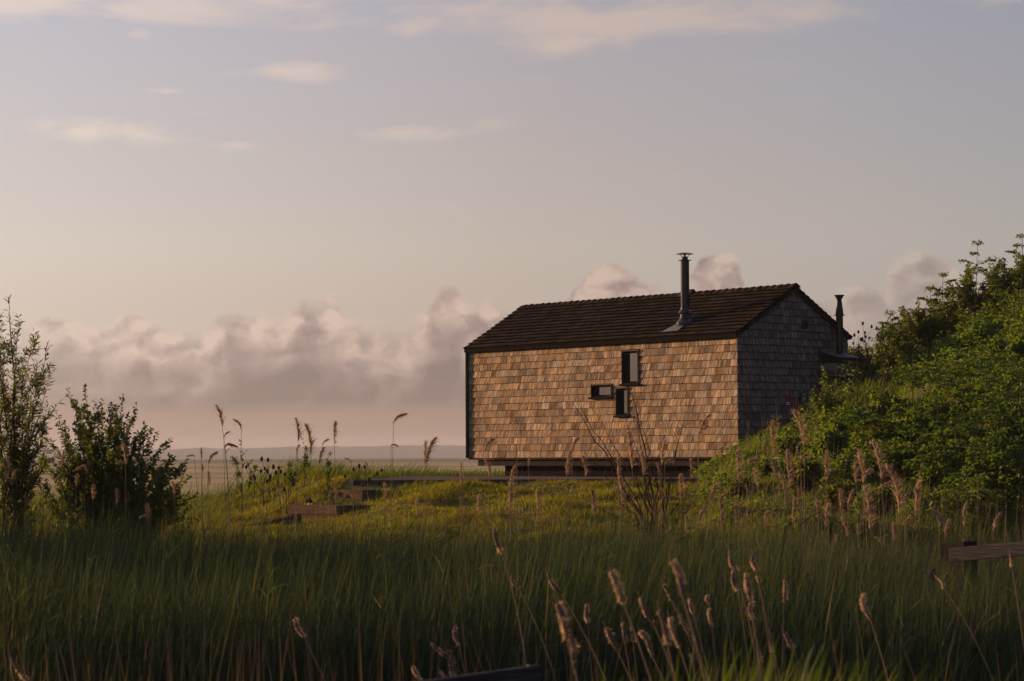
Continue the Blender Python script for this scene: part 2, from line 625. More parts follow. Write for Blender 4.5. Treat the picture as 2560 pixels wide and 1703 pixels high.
M_GREYBOX = plain('grey_plastic', (0.20, 0.19, 0.21), 0.6, nscale=30, var=0.2)
M_WIRE = plain('galvanised_wire', (0.12, 0.115, 0.115), 0.4, metal=0.7, nscale=60, var=0.3)
M_BLACK = plain('black_rubber', (0.015, 0.015, 0.016), 0.6, nscale=30, var=0.2)
M_TWIG = plain('bare_twig_bark', (0.035, 0.024, 0.022), 0.8, nscale=30, var=0.4)
M_BARK = plain('shrub_bark', (0.06, 0.05, 0.035), 0.85, nscale=30, var=0.4)
M_REDSTEM = plain('reddish_stem', (0.13, 0.055, 0.035), 0.7, nscale=30, var=0.3)


def timber(name, col, bump=0.004):
    """weathered sawn timber with horizontal grain, checks and lichen"""
    m, t, b = new_mat(name)
    g = t.new('ShaderNodeNewGeometry')
    x, y, z = t.sep(g.outputs['Position'])
    gv = t.xyz(t.mul(x, 2.6), t.mul(y, 2.6), t.mul(z, 70.0))
    n = t.noise(gv, 1.0, 5.0, 0.65, 0.6)
    blot = t.noise(g.outputs['Position'], 5.0, 5.0, 0.65)
    c = t.mixc(t.ss(n, 0.3, 0.7), tuple(v * 0.45 for v in col), tuple(v * 1.35 for v in col))
    c = t.mixc(t.mul(t.ss(blot, 0.5, 0.72), 0.5), c, tuple(v * 0.55 for v in col))
    c = t.mixc(t.mul(t.ss(blot, 0.62, 0.75), 0.35), c, (0.10, 0.11, 0.06))
    t.put(b.inputs['Base Color'], c)
    b.inputs['Roughness'].default_value = 0.9
    b.inputs['Specular IOR Level'].default_value = 0.0
    bp = t.new('ShaderNodeBump')
    bp.inputs['Distance'].default_value = bump
    t.put(bp.inputs['Height'], n)
    t.l.new(bp.outputs[0], b.inputs['Normal'])
    return m


M_SLEEPER = timber('oak_sleeper_grain', (0.072, 0.049, 0.034), 0.01)
M_GREYWOOD = timber('grey_rail_grain', (0.045, 0.042, 0.046), 0.01)


def soften(o, w=0.012):
    md = o.modifiers.new('worn_edges', 'BEVEL')
    md.width = w; md.segments = 2; md.limit_method = 'ANGLE'
    return o


def glass_mat():
    m, t, b = new_mat('window_glass')
    g = t.new('ShaderNodeNewGeometry')
    n = t.noise(g.outputs['Position'], 2.0, 2.0, 0.5)
    t.put(b.inputs['Base Color'], t.mixc(n, (0.012, 0.011, 0.012), (0.02, 0.018, 0.018)))
    b.inputs['Roughness'].default_value = 0.03
    b.inputs['IOR'].default_value = 2.6
    bp = t.new('ShaderNodeBump')
    bp.inputs['Distance'].default_value = 0.004
    bp.inputs['Strength'].default_value = 0.05
    t.put(bp.inputs['Height'], n)
    t.l.new(bp.outputs[0], b.inputs['Normal'])
    return m


M_GLASS = glass_mat()

# ------------------------------------------------------------------ terrain
def terrain(x, y):
    x = np.asarray(x, float); y = np.asarray(y, float)
    # reed bed hollow near the camera, lower lawn, marsh
    z = -2.3 + 1.0 * sstep(33.0, 39.5, y)
    low = -1.28 + 0.10 * sstep(40, 50, y)
    z = np.where(y > 39.5, low, z)
    # cabin mound with its lawn
    lawn = -0.50 - 0.85 * np.clip((48.0 - y) / 9.0, 0, 1) ** 0.9
    wx = sstep(-4.3, -1.6, x + 0.75 * np.clip(y - 46.4, 0, 4))
    wy = sstep(36.5, 39.5, y)
    z = z + (lawn - z) * wx * wy
    # marsh plain behind
    far = sstep(60.0, 72.0, y)
    z = z + (-1.62 - z) * far
    # bank to the right of the cabin
    near = -1.35 + (0.85 + 0.40 * np.clip(x - 3.7, 0, 20)) * sstep(37.0, 46.5, y)
    hollow = 1 - 0.75 * sstep(49.5, 51.5, y) * (1 - sstep(52.5, 53.6, y)) * sstep(6.0, 7.0, x)
    near = near * np.where(near > 0, hollow, 1.0)
    back = 1.25 + 0.62 * np.clip(x - 8.3, -1.2, 20)
    near = near + (np.maximum(back, near) - near) * sstep(52.8, 56.5, y)
    wb = sstep(3.4, 4.6, x - 0.05 * (y - 47)) * sstep(36.5, 39.5, y)
    z = z - 0.16 * np.exp(-((x + 3.35) ** 2 + (y - 46.5) ** 2) / 0.5) - 0.12 * np.exp(-((x + 3.7) ** 2 + (y - 44.2) ** 2) / 0.6)
    # keep the ground under the cabin level
    u = (x - C0.x) * e1.x + (y - C0.y) * e1.y
    v = (x - C0.x) * e2.x + (y - C0.y) * e2.y
    inside = sstep(-0.75, -0.25, u) * sstep(-0.9, -0.2, v) * (1 - sstep(GW + 0.2, GW + 1.0, v))
    wb = wb * (1 - inside) * (1 - sstep(66, 80, y))
    z = z + (near - z) * wb
    z = np.where(inside > 0.5, np.minimum(z, -0.48), z)
    # unevenness
    bump = 0.05 * np.sin(x * 1.7 + 0.6 * np.sin(y * 0.9)) * np.cos(y * 1.3 + x * 0.4) + 0.03 * np.sin(3.1 * x + 1.3 * y)
    bump = bump * (1 + 2.2 * wb) + wb * 0.16 * np.sin(1.1 * x + 0.5) * np.sin(0.8 * y + x)
    plat = sstep(-3.3, -2.6, x) * sstep(47.4, 48.2, y) * (1 - sstep(60, 64, y)) * (1 - wb)
    z = z + bump * (1 - plat) * (1 - 0.8 * far)
    return z


def tz(x, y):
    return float(terrain(np.array([x]), np.array([y]))[0])


def build_ground():
    xs = np.concatenate([-np.geomspace(7000, 18, 26), np.arange(-17.5, 17.6, 0.33), np.geomspace(18, 7000, 26)])
    ys = np.concatenate([[-60, -30, -10, 0], np.arange(4, 74, 0.33), np.geomspace(75, 9000, 46)])
    X, Y = np.meshgrid(xs, ys)
    Z = terrain(X, Y)
    # slight undulation of the marsh plain
    farm = sstep(75, 140, Y) * (1 - sstep(1200, 2500, Y))
    Z = Z + farm * (0.10 * np.sin(X * 0.021 + 1.3) * np.sin(Y * 0.017))
    V = np.stack([X, Y, Z], -1).reshape(-1, 3)
    nx, ny = len(xs), len(ys)
    i = np.arange(nx * ny).reshape(ny, nx)
    Q = np.stack([i[:-1, :-1], i[:-1, 1:], i[1:, 1:], i[1:, :-1]], -1).reshape(-1, 4)
    me = np_mesh('ground', V, Q, smooth=True)
    m, t, b = new_mat('marsh_ground')
    g = t.new('ShaderNodeNewGeometry')
    P = g.outputs['Position']
    x, y, z = t.sep(P)
    n1 = t.noise(P, 2.2, 6.0, 0.65)
    n2 = t.noise(P, 14.0, 4.0, 0.6)
    turf = t.mixc(n1, (0.040, 0.050, 0.014), (0.085, 0.085, 0.022))
    turf = t.mixc(t.ss(n2, 0.5, 0.8), turf, (0.075, 0.062, 0.026))
    mud = t.mixc(n2, (0.018, 0.016, 0.012), (0.035, 0.030, 0.02))
    near = t.mixc(t.ss(y, 33.0, 38.5), mud, turf)
    nb = t.noise(t.xyz(t.mul(x, 0.006), t.mul(y, 0.022), 0.0), 1.0, 5.0, 0.6)
    nf = t.noise(t.xyz(t.mul(x, 0.25), t.mul(y, 0.06), 0.0), 1.0, 5.0, 0.65)
    marsh = t.ramp(nb, [(0.30, (0.10, 0.10, 0.045)), (0.46, (0.22, 0.19, 0.10)), (0.60, (0.30, 0.24, 0.14)), (0.75, (0.15, 0.145, 0.068))])
    marsh = t.mixc(t.mul(t.ss(nf, 0.4, 0.7), 0.5), marsh, (0.15, 0.13, 0.06))
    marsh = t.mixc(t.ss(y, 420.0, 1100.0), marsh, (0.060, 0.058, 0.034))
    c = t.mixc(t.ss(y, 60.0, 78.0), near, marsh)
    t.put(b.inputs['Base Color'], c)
    b.inputs['Roughness'].default_value = 0.95
    b.inputs['Specular IOR Level'].default_value = 0.05
    bp = t.new('ShaderNodeBump')
    bp.inputs['Distance'].default_value = 0.06
    t.put(bp.inputs['Height'], t.add(n2, n1))
    t.l.new(bp.outputs[0], b.inputs['Normal'])
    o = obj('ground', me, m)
    tag(o, 'grassy mound, bank and flat tan marsh reaching to the horizon', 'ground', kind='structure')


build_ground()


def build_hills():
    xs = np.linspace(-1700, 1700, 341)
    ys = np.linspace(3600, 4600, 14)
    X, Y = np.meshgrid(xs, ys)
    prof = np.sin(np.linspace(0, math.pi, 14))[:, None] ** 0.8
    r = np.random.default_rng(3)
    rough = np.interp(xs, np.linspace(-1700, 1700, 120), r.normal(size=120)) * 0.8 + np.interp(xs, np.linspace(-1700, 1700, 300), r.normal(size=300)) * 0.55
    crest = 20 + 0.0022 * (xs + 600) + 2.5 * np.sin(xs * 0.0031 + 0.5) + rough
    Z = -2.0 + prof * crest[None, :]
    V = np.stack([X, Y, Z], -1).reshape(-1, 3)
    i = np.arange(14 * 341).reshape(14, 341)
    Q = np.stack([i[:-1, :-1], i[:-1, 1:], i[1:, 1:], i[1:, :-1]], -1).reshape(-1, 4)
    me = np_mesh('hills', V, Q, smooth=True)
    m, t, b = new_mat('far_hill_woods')
    g = t.new('ShaderNodeNewGeometry')
    n = t.noise(g.outputs['Position'], 0.02, 4.0, 0.6)
    t.put(b.inputs['Base Color'], t.mixc(n, (0.035, 0.042, 0.03), (0.07, 0.075, 0.045)))
    b.inputs['Roughness'].default_value = 1.0
    b.inputs['Specular IOR Level'].default_value = 0.0
    tag(obj('hills', me, m), 'low blue-grey hills along the far horizon', 'hills', kind='structure')


build_hills()


def build_haze():
    mb = MB()
    mb.box(Vector((0, 0, 0)), Vector((1, 0, 0)), Vector((0, 1, 0)), UP, -6500, 6500, -70, 5200, -4.2, 34)
    m = bpy.data.materials.new('evening_haze')
    m.use_nodes = True
    t = NT(m.node_tree)
    t.n.clear()
    out = t.new('ShaderNodeOutputMaterial')
    pv = t.new('ShaderNodeVolumePrincipled')
    pv.inputs['Color'].default_value = (0.60, 0.64, 0.74, 1)
    pv.inputs['Density'].default_value = 0.00017
    pv.inputs['Anisotropy'].default_value = 0.0
    t.l.new(pv.outputs[0], out.inputs['Volume'])
    o = mb.build('haze', m)
    tag(o, 'thin pale evening haze over the marsh', 'haze', kind='stuff')


build_haze()

# ------------------------------------------------------------------ the cabin
def rect_minus(rects, hole):
    out = []
    hx0, hx1, hz0, hz1 = hole
    for (x0, x1, z0, z1) in rects:
        if x1 <= hx0 or x0 >= hx1 or z1 <= hz0 or z0 >= hz1:
            out.append((x0, x1, z0, z1)); continue
        if z0 < hz0: out.append((x0, x1, z0, hz0))
        if z1 > hz1: out.append((x0, x1, hz1, z1))
        a, b = max(z0, hz0), min(z1, hz1)
        if x0 < hx0: out.append((x0, hx0, a, b))
        if x1 > hx1: out.append((hx1, x1, a, b))
    return out


def clip_poly(poly, f):
    """keep the part where f(p) >= 0"""
    out = []
    for i in range(len(poly)):
        p, q = poly[i], poly[(i + 1) % len(poly)]
        a, b = f(p), f(q)
        if a >= 0: out.append(p)
        if (a >= 0) != (b >= 0):
            k = a / (a - b)
            out.append((p[0] + (q[0] - p[0]) * k, p[1] + (q[1] - p[1]) * k))
    return out


def wedge(mb, poly, place, zb, zt, tb, tt, base=0.0, under=0.0):
    """prism over a polygon in wall coordinates, thicker at the butt (zb) than at the head (zt)"""
    n = len(poly)
    if n < 3: return
    front = [place(a, c, base + tb + (tt - tb) * (c - zb) / (zt - zb)) for a, c in poly]
    back = [place(a, c + (under if c < zb + 0.004 else 0.0), base - 0.004) for a, c in poly]
    mb.poly(front + back, [tuple(range(n)), tuple(range(2 * n - 1, n - 1, -1))] +
            [(i, i + n, (i + 1) % n + n, (i + 1) % n) for i in range(n)])


def build_cabin():
    root = empty('cabin', H(LW / 2, GW / 2, -0.48))
    tag(root, 'long timber cabin clad in brown wooden shingles, dark gabled roof, on the grassy mound', 'cabin')
    inv = Matrix.Translation(-Vector(root.location))

    def part(mb, name, mat, parent=None, smooth=False):
        # every piece keeps world coordinates, the parent offset is cancelled
        p = parent if parent is not None else root
        me = mb.mesh(name, smooth)
        me.transform(inv)
        o = bpy.data.objects.new(name, me)
        COL.objects.link(o)
        if not me.materials: me.materials.append(mat)
        o.parent = p
        return o

    def fw(a, c, d): return H(a, -d, c)            # long wall: d = outward
    def gw(a, c, d): return H(-d, a, c)            # gable: outward is -e1
    EAVE = 2.545
    RISE = 1.00
    PK = GW / 2
    tanp = RISE / PK
    cosp = 1 / math.sqrt(1 + tanp * tanp)

    wins = [(3.00, 3.515, 1.575, 2.285), (3.866, 4.523, 1.30, 1.565), (3.336, 3.71, 0.885, 1.475)]

    # --- wall cores
    mb = MB()
    rects = [(0.0, LW, ZB, EAVE)]
    for wdw in wins: rects = rect_minus(rects, wdw)
    for (a, b_, c, d) in rects:
        mb.box(H(0, 0, 0), e1, e2, UP, a, b_, 0.0, 0.12, c, d)
    front = part(mb, 'front_wall', M_DARKWOOD)
    mb = MB()
    pent = [(0.125, ZB), (GW, ZB), (GW, EAVE), (PK, EAVE + RISE - 0.01), (0.125, EAVE + 0.125 * tanp - 0.01)]
    for u0, u1 in ((0.0, 0.12), (LW - 0.12, LW)):
        P = [H(u0, a, c) for a, c in pent] + [H(u1, a, c) for a, c in pent]
        n = 5
        mb.poly(P, [tuple(range(n)), tuple(range(2 * n - 1, n - 1, -1))] + [(i, i + n, (i + 1) % n + n, (i + 1) % n) for i in range(n)])
    mb.box(H(0, 0, 0), e1, e2, UP, 0.12, LW - 0.12, GW - 0.12, GW, ZB, EAVE)
    mb.box(H(0, 0, 0), e1, e2, UP, 0.0, LW, 0.125, GW - 0.12, ZB + 0.003, ZB + 0.10)
    gable = part(mb, 'gable_wall', M_DARKWOOD)

    # --- wall shingles
    rr = random.Random(11)
    pieces = []                                     # (distance, polygons, zb, zt)
    EXPO = 0.157
    holes = [(a - 0.03, b_ + 0.03, c - 0.045, d + 0.03) for a, b_, c, d in wins]
    z = ZB - 0.012
    row = 0
    while z < EAVE - 0.02:
        x = 0.012 if row % 2 else 0.0
        x = 0.0
        while x < LW - 0.01:
            w = rr.choice((0.12, 0.15, 0.18, 0.21, 0.25, 0.30)) * rr.uniform(0.9, 1.1)
            x1 = min(x + w, LW)
            if LW - x1 < 0.06: x1 = LW
            gap = rr.choice((0.001, 0.0015, 0.002, 0.0045))
            dz = rr.gauss(0, 0.0014)
            zb, zt = z + dz, min(z + EXPO - 0.009, EAVE - 0.004)
            rects = [(x, x1 - gap, zb, zt)]
            for h in holes: rects = rect_minus(rects, h)
            rects = [q for q in rects if q[1] - q[0] > 0.008 and q[3] - q[2] > 0.008]
            if rects:
                pieces.append((x, rects, zb, z + EXPO - 0.009, 0.023 + rr.uniform(-0.004, 0.005)))
            x = x1
        z += EXPO
        row += 1
    pieces.sort(key=lambda p: p[0])
    rest = MB()
    for k, (x, rects, zb, zt, th) in enumerate(pieces):
        tgt = MB() if k < 300 else rest
        for (a, b_, c, d) in rects:
            wedge(tgt, [(a, c), (b_, c), (b_, d), (a, d)], fw, zb, zt, th, 0.003, 0.0, 0.012)
        if k < 300:
            part(tgt, 'shingle', M_SH1, front)
    o = part(rest, 'shingle_cladding', M_SH1J)
    o['kind'] = 'stuff'
    # gable shingles
    rest = MB()
    z = ZB - 0.012
    while z < EAVE + RISE - 0.04:
        x = -0.02
        while x < GW + 0.005:
            w = rr.choice((0.09, 0.12, 0.14, 0.16, 0.19, 0.22)) * rr.uniform(0.9, 1.1)
            x1 = min(x + w, GW + 0.01)
            if GW - x1 < 0.06: x1 = GW + 0.01
            gap = rr.choice((0.0015, 0.0025, 0.004))
            dz = rr.gauss(0, 0.003)
            zb, zt = z + dz, z + EXPO - 0.009
            poly = [(x, zb), (x1 - gap, zb), (x1 - gap, zt), (x, zt)]
            lim = 0.006
            poly = clip_poly(poly, lambda p: EAVE + p[0] * tanp - lim - p[1])
            if len(poly) >= 3: poly = clip_poly(poly, lambda p: EAVE + (GW - p[0]) * tanp - lim - p[1])
            if len(poly) >= 3:
                wedge(rest, poly, gw, zb, zt, 0.021 + rr.uniform(-0.002, 0.003), 0.003, 0.0, 0.012)
            x = x1
        z += EXPO
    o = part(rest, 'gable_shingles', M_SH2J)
    o['kind'] = 'stuff'

    # far end fin standing proud of the long wall, corner strip
    mb = MB()
    mb.box(H(0, 0, 0), e1, e2, UP, LW + 0.001, LW + 0.035, -0.085, 0.3, ZB - 0.02, EAVE + 0.02)
    part(mb, 'end_board', M_DARKWOOD)
    # drip board and underframe
    mb = MB()
    mb.box(H(0, 0, 0), e1, e2, UP, 0.0, LW, -0.022, 0.02, ZB - 0.055, ZB - 0.018)
    part(mb, 'drip_board', M_DARKWOOD)
    mb = MB()
    mb.box(H(0, 0, 0), e1, e2, UP, 0.05, LW - 0.25, 0.06, 0.16, ZB - 0.20, ZB - 0.058)
    part(mb, 'sill_beam', M_DARKWOOD)
    mb = MB()
    mb.box(H(0, 0, 0), e1, e2, UP, 0.05, LW - 0.25, GW - 0.2, GW - 0.1, ZB - 0.2, ZB - 0.002)
    for k in range(6):
        u = 0.4 + k * 1.52
        mb.box(H(0, 0, 0), e1, e2, UP, u, u + 0.14, 0.17, GW - 0.21, ZB - 0.19, ZB - 0.004)
    part(mb, 'floor_joists', M_SHADEBLACK)
    for k in range(5):
        for v in (0.5, GW - 0.75):
            mb = MB()
            u = 0.7 + k * 1.75
            mb.box(H(0, 0, 0), e1, e2, UP, u, u + 0.3, v, v + 0.25, -0.52, ZB - 0.195)
            part(mb, 'support_pier', M_SHADEBLACK)
    mb = MB()
    mb.box(H(0, 0, 0), e1, e2, UP, 0.3, LW - 0.95, 0.30, 0.36, -0.52, ZB - 0.2)
    part(mb, 'underfloor_shade_panel', M_SHADEBLACK)  # black panel added to block sun and stand in for underfloor shade

    # --- roof
    OH = 0.075                                      # eave overhang (horizontal)
    G0, G1 = -0.05, LW + 0.07                       # gable overhangs
    TH = 0.06

    def rf(a, q, d):
        """front slope: a along the ridge, q horizontal distance from the eave line of the wall, d above the roof plane"""
        return H(a, q - d * tanp * cosp * 0 - d * (tanp * cosp), EAVE + q * tanp + d * cosp)

    def rb(a, q, d):
        return H(a, GW - q + d * (tanp * cosp), EAVE + q * tanp + d * cosp)
    mb = MB()
    for f, flip in ((rf, False), (rb, True)):
        P = [f(a, q, d) for d in (0.004, TH) for q in (-OH, PK) for a in (G0, G1)]
        faces = [(0, 1, 3, 2), (4, 6, 7, 5), (0, 4, 5, 1), (2, 3, 7, 6), (0, 2, 6, 4), (1, 5, 7, 3)]
        mb.poly(P, faces)
    roof = part(mb, 'roof', M_SHADEBLACK)
    mb = MB()
    P0 = H(0, 0, 0)
    mb.box(P0, e1, e2, UP, G0 + 0.005, G1 - 0.005, -OH - 0.02, -OH - 0.001, EAVE - OH * tanp - 0.045, EAVE - OH * tanp + 0.055)
    part(mb, 'fascia', M_SHADEBLACK)  # eave shadow painted in by the black colour

    slope_len = (PK + OH) / cosp
    NR = 13
    ex = slope_len / NR
    rp = []
    for r in range(NR):
        t0 = r * ex - (0.02 if r == 0 else 0)
        t1 = (r + 1) * ex - 0.006
        x = G0 - 0.012
        while x < G1 + 0.01:
            w = rr.choice((0.11, 0.14, 0.16, 0.19, 0.22)) * rr.uniform(0.92, 1.08)
            x1 = min(x + w, G1 + 0.012)
            if G1 - x1 < 0.06: x1 = G1 + 0.012
            gap = rr.choice((0.002, 0.004, 0.006))
            jt = rr.gauss(0, 0.003)
            rp.append((r, x, x1 - gap, t0 + jt, min(t1, slope_len), 0.031 + rr.uniform(-0.006, 0.008), rr.gauss(0, 0.003)))
            x = x1
    # nearest to the camera first
    rp.sort(key=lambda p: (H(p[1], p[3] * cosp, 0)).length)

    def rplace(f):
        return lambda a, tt, d: f(a, tt * cosp - OH, TH + d)
    rest = MB()
    for k, (r, x, x1, t0, t1, th, tw) in enumerate(rp):
        tgt = MB() if k < 300 else rest
        wedge(tgt, [(x, t0), (x1, t0), (x1, t1), (x, t1)], rplace(rf), t0, t1, th, 0.004, 0.0, 0.035)
        if k < 300:
            part(tgt, 'roof_shingle', M_RF, roof)
    # back slope, out of sight from the front: coarser rows
    for r in range(NR):
        x = G0 - 0.012
        while x < G1:
            x1 = min(x + 0.35, G1 + 0.012)
            wedge(rest, [(x, r * ex), (x1 - 0.005, r * ex), (x1 - 0.005, min((r + 1) * ex + 0.03, slope_len)), (x, min((r + 1) * ex + 0.03, slope_len))],
                  rplace(rb), r * ex, (r + 1) * ex + 0.03, 0.028, 0.004)
            x = x1
    o = part(rest, 'roof_shingle_field', M_RFJ)
    o['kind'] = 'stuff'
    # ridge caps, lapped from the far end to the near end
    a = G1 - 0.01
    ridge_z = EAVE + PK * tanp + (TH + 0.004) / cosp
    while a > G0 + 0.05:
        a2 = a - 0.205
        lo, hi = 0.006, 0.042
        mb = MB()
        hw = 0.125
        drop = hw * tanp
        jig = rr.gauss(0, 0.004)

        def ring(u, lift):
            return [H(u, PK - hw, ridge_z - drop + lift), H(u, PK, ridge_z + lift), H(u, PK + hw, ridge_z - drop + lift)]
        low_far = ring(a + 0.03, lo - 0.012)
        top_far = ring(a + 0.03, lo + 0.010)
        low_near = ring(a2, hi - 0.024 + jig)
        top_near = ring(a2, hi + jig)
        P = low_far + top_far + low_near + top_near
        mb.poly(P, [(3, 4, 10, 9), (4, 5, 11, 10), (9, 10, 7, 6), (10, 11, 8, 7), (0, 1, 4, 3), (1, 2, 5, 4), (3, 9, 6, 0), (5, 2, 8, 11), (0, 6, 7, 1), (1, 7, 8, 2)])
        part(mb, 'ridge_cap', M_RF, roof)
        a = a2
    # low ridge vent
    mb = MB()
    uv = 3.02
    hw = 0.17
    mb.poly([H(uv, PK - hw, ridge_z - hw * tanp + 0.02), H(uv + 0.34, PK - hw, ridge_z - hw * tanp + 0.02), H(uv, PK - 0.03, ridge_z + 0.085),
             H(uv + 0.34, PK - 0.03, ridge_z + 0.085), H(uv, PK + 0.03, ridge_z + 0.085), H(uv + 0.34, PK + 0.03, ridge_z + 0.085),
             H(uv, PK + hw, ridge_z - hw * tanp + 0.02), H(uv + 0.34, PK + hw, ridge_z - hw * tanp + 0.02)],
            [(0, 2, 3, 1), (2, 4, 5, 3), (4, 6, 7, 5), (0, 6, 4, 2), (1, 3, 5, 7), (0, 1, 7, 6)])
    part(mb, 'ridge_vent', M_FLUE)
    # gable verge strips under the roof edge
    for f in (rf, rb):
        mb = MB()
        P = [f(a_, q, d) for d in (-0.05, 0.002) for q in (-0.02, PK - 0.004) for a_ in (-0.046, -0.024)]
        mb.poly(P, [(0, 1, 3, 2), (4, 6, 7, 5), (0, 4, 5, 1), (2, 3, 7, 6), (0, 2, 6, 4), (1, 5, 7, 3)])
        part(mb, 'verge_board', M_DARKWOOD)

    # --- windows: projecting boxes with deep reveals
    for (a, b_, c, d) in wins:
        wroot = MB()
        ft = 0.015
        OUT, IN = 0.045, 0.115
        # lining boards (dark), ring of four
        wroot.box(H(0, 0, 0), e1, e2, UP, a, a + ft, -OUT + 0.004, IN, c, d)
        wroot.box(H(0, 0, 0), e1, e2, UP, b_ - ft, b_, -OUT + 0.004, IN, c, d)
        wroot.box(H(0, 0, 0), e1, e2, UP, a + ft, b_ - ft, -OUT + 0.004, IN, c, c + ft)
        wroot.box(H(0, 0, 0), e1, e2, UP, a + ft, b_ - ft, -OUT + 0.004, IN, d - ft, d)
        wobj = part(wroot, 'window', M_FRAME)
        # outer trim on head and right side only, their sunlit edges painted paler
        tr = MB()
        tr.box(H(0, 0, 0), e1, e2, UP, a - 0.03, b_ + 0.03, -OUT - 0.012, 0.0, d + 0.001, d + 0.020)
        part(tr, 'head_trim', M_LITTRIM, wobj)
        for (q0, q1) in ((a - 0.014, a - 0.001),):
            tr = MB()
            tr.box(H(0, 0, 0), e1, e2, UP, q0, q1, -OUT, 0.0, c + 0.002, d)
            part(tr, 'side_trim', M_LITTRIM, wobj)
        sl = MB()
        sl.box(H(0, 0, 0), e1, e2, UP, a - 0.05, b_ + 0.05, -OUT - 0.035, 0.0, c - 0.04, c - 0.001)
        part(sl, 'sill', M_FRAME, wobj)
        sa = MB()
        s0, s1, s2_, s3 = a + ft + 0.001, b_ - ft - 0.001, c + ft + 0.001, d - ft - 0.001
        fr = 0.024
        sa.box(H(0, 0, 0), e1, e2, UP, s0, s0 + fr, 0.06, 0.11, s2_, s3)
        sa.box(H(0, 0, 0), e1, e2, UP, s1 - fr, s1, 0.06, 0.11, s2_, s3)
        sa.box(H(0, 0, 0), e1, e2, UP, s0 + fr, s1 - fr, 0.06, 0.11, s2_, s2_ + fr + 0.01)
        sa.box(H(0, 0, 0), e1, e2, UP, s0 + fr, s1 - fr, 0.06, 0.11, s3 - fr, s3)
        part(sa, 'sash', M_FRAME, wobj)
        gl = MB()
        gl.box(H(0, 0, 0), e1, e2, UP, s0 + fr + 0.001, s1 - fr - 0.001, 0.082, 0.094, s2_ + fr + 0.011, s3 - fr - 0.001)
        part(gl, 'pane', M_GLASS, wobj)

    # --- stove flue through the front slope
    def u_for(px, v):
        k = (px - CX) / F
        # (C0 + e1 u + e2 v).x = k' * y, camera nearly level so use x/y
        a0 = C0 + e2 * v
        return (a0.x - k * a0.y) / (k * e1.y - e1.x)
    v0 = 0.40
    u0 = u_for(1714, v0)
    rz = EAVE + v0 * tanp + TH / cosp
    base = H(u0, v0, rz)
    dep = base.y
    ztop = (1140 - 652) / F * dep
    fl = MB()
    fl.lathe(base, [(-0.10, 0.094), (0.33, 0.094), (0.335, 0.098), (0.36, 0.098), (0.365, 0.094), (ztop - base.z, 0.094)], 28)
    flue = part(fl, 'flue_pipe', M_FLUE, smooth=False)
    zz = ztop - base.z
    cp = MB()
    cp.lathe(base + UP * zz, [(0.0, 0.145), (0.012, 0.145), (0.013, 0.068), (0.085, 0.068), (0.086, 0.055)], 24)
    part(cp, 'flue_collar', M_FLUE, flue)
    cp = MB()
    cp.lathe(base + UP * (zz + 0.135), [(0.0, 0.02), (0.0, 0.185), (0.012, 0.185), (0.035, 0.09), (0.042, 0.02)], 28)
    cp.lathe(base + UP * (zz + 0.085), [(0.0, 0.022), (0.05, 0.022)], 10)
    for k in range(3):
        th = k * 2.094 + 0.4
        q = Vector((math.cos(th), math.sin(th), 0))
        cp.tube([base + UP * (zz + 0.07) + q * 0.07, base + UP * (zz + 0.10) + q * 0.085, base + UP * (zz + 0.138) + q * 0.125], 0.006, 5)
    part(cp, 'rain_cap', M_FLUE, flue)
    sk = MB()
    sk.lathe(base, [(-0.05, 0.215), (0.02, 0.20), (0.10, 0.125), (0.20, 0.108), (0.205, 0.15), (0.22, 0.155), (0.30, 0.105), (0.34, 0.099)], 28)
    part(sk, 'storm_collar', M_FLUE, flue)
    fh = MB()
    # lead apron dressed over the shingles below the flue
    ap = [(u0 + 0.34, 0.05), (u0 - 0.16, 0.08), (u0 - 0.12, 0.36), (u0 + 0.12, 0.42)]
    P = [rf(a_, q_, TH + 0.046) for a_, q_ in ap] + [rf(a_, q_, TH + 0.034) for a_, q_ in ap]
    fh.poly(P, [(0, 1, 2, 3), (7, 6, 5, 4), (0, 4, 5, 1), (1, 5, 6, 2), (2, 6, 7, 3), (3, 7, 4, 0)])
    part(fh, 'flashing', M_LEAD, flue)

    # --- gable vent, sign, bracket, box
    mb = MB()
    for (q0, q1, c0, c1, dd) in ((1.94, 2.09, 2.70, 2.725, 0.045), (1.94, 2.09, 2.855, 2.88, 0.045), (1.94, 1.965, 2.726, 2.854, 0.045), (2.065, 2.09, 2.726, 2.854, 0.045)):
        mb.box(H(0, 0, 0), -e1, e2, UP, 0.012, dd, q0, q1, c0, c1)
    for k in range(4):
        mb.box(H(0, 0, 0), -e1, e2, UP, 0.018, 0.038, 1.966, 2.064, 2.735 + k * 0.031, 2.748 + k * 0.031)
    part(mb, 'gable_vent', M_FLUE)

    # --- stove lean-to on the gable with its own flue
    q0, q1 = 2.46, 3.14
    T = 0.60
    ztop_w, zlow = 2.18, 2.02
    mb = MB()
    mb.box(H(0, 0, 0), -e1, e2, UP, 0.02, T - 0.08, q0 + 0.04, q1 - 0.04, 1.68, 1.96)
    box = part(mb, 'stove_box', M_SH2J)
    mb = MB()
    mb.box(H(0, 0, 0), -e1, e2, UP, 0.02, T - 0.16, q0 + 0.10, q1 - 0.10, -0.5, 1.64)
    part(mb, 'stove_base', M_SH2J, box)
    mb = MB()
    mb.box(H(0, 0, 0), -e1, e2, UP, 0.02, T - 0.05, q0 + 0.02, q1 - 0.02, 1.645, 1.676)
    part(mb, 'ledge', M_DARKWOOD, box)

    def slab(o, ax, ay, w0, w1, t0, t1, za, zb_, thick):
        P = []
        for dz in (0, thick):
            for (t_, zz_) in ((t0, za), (t1, zb_)):
                for w_ in (w0, w1):
                    P.append(o + ax * t_ + ay * w_ + UP * (zz_ + dz))
        return P
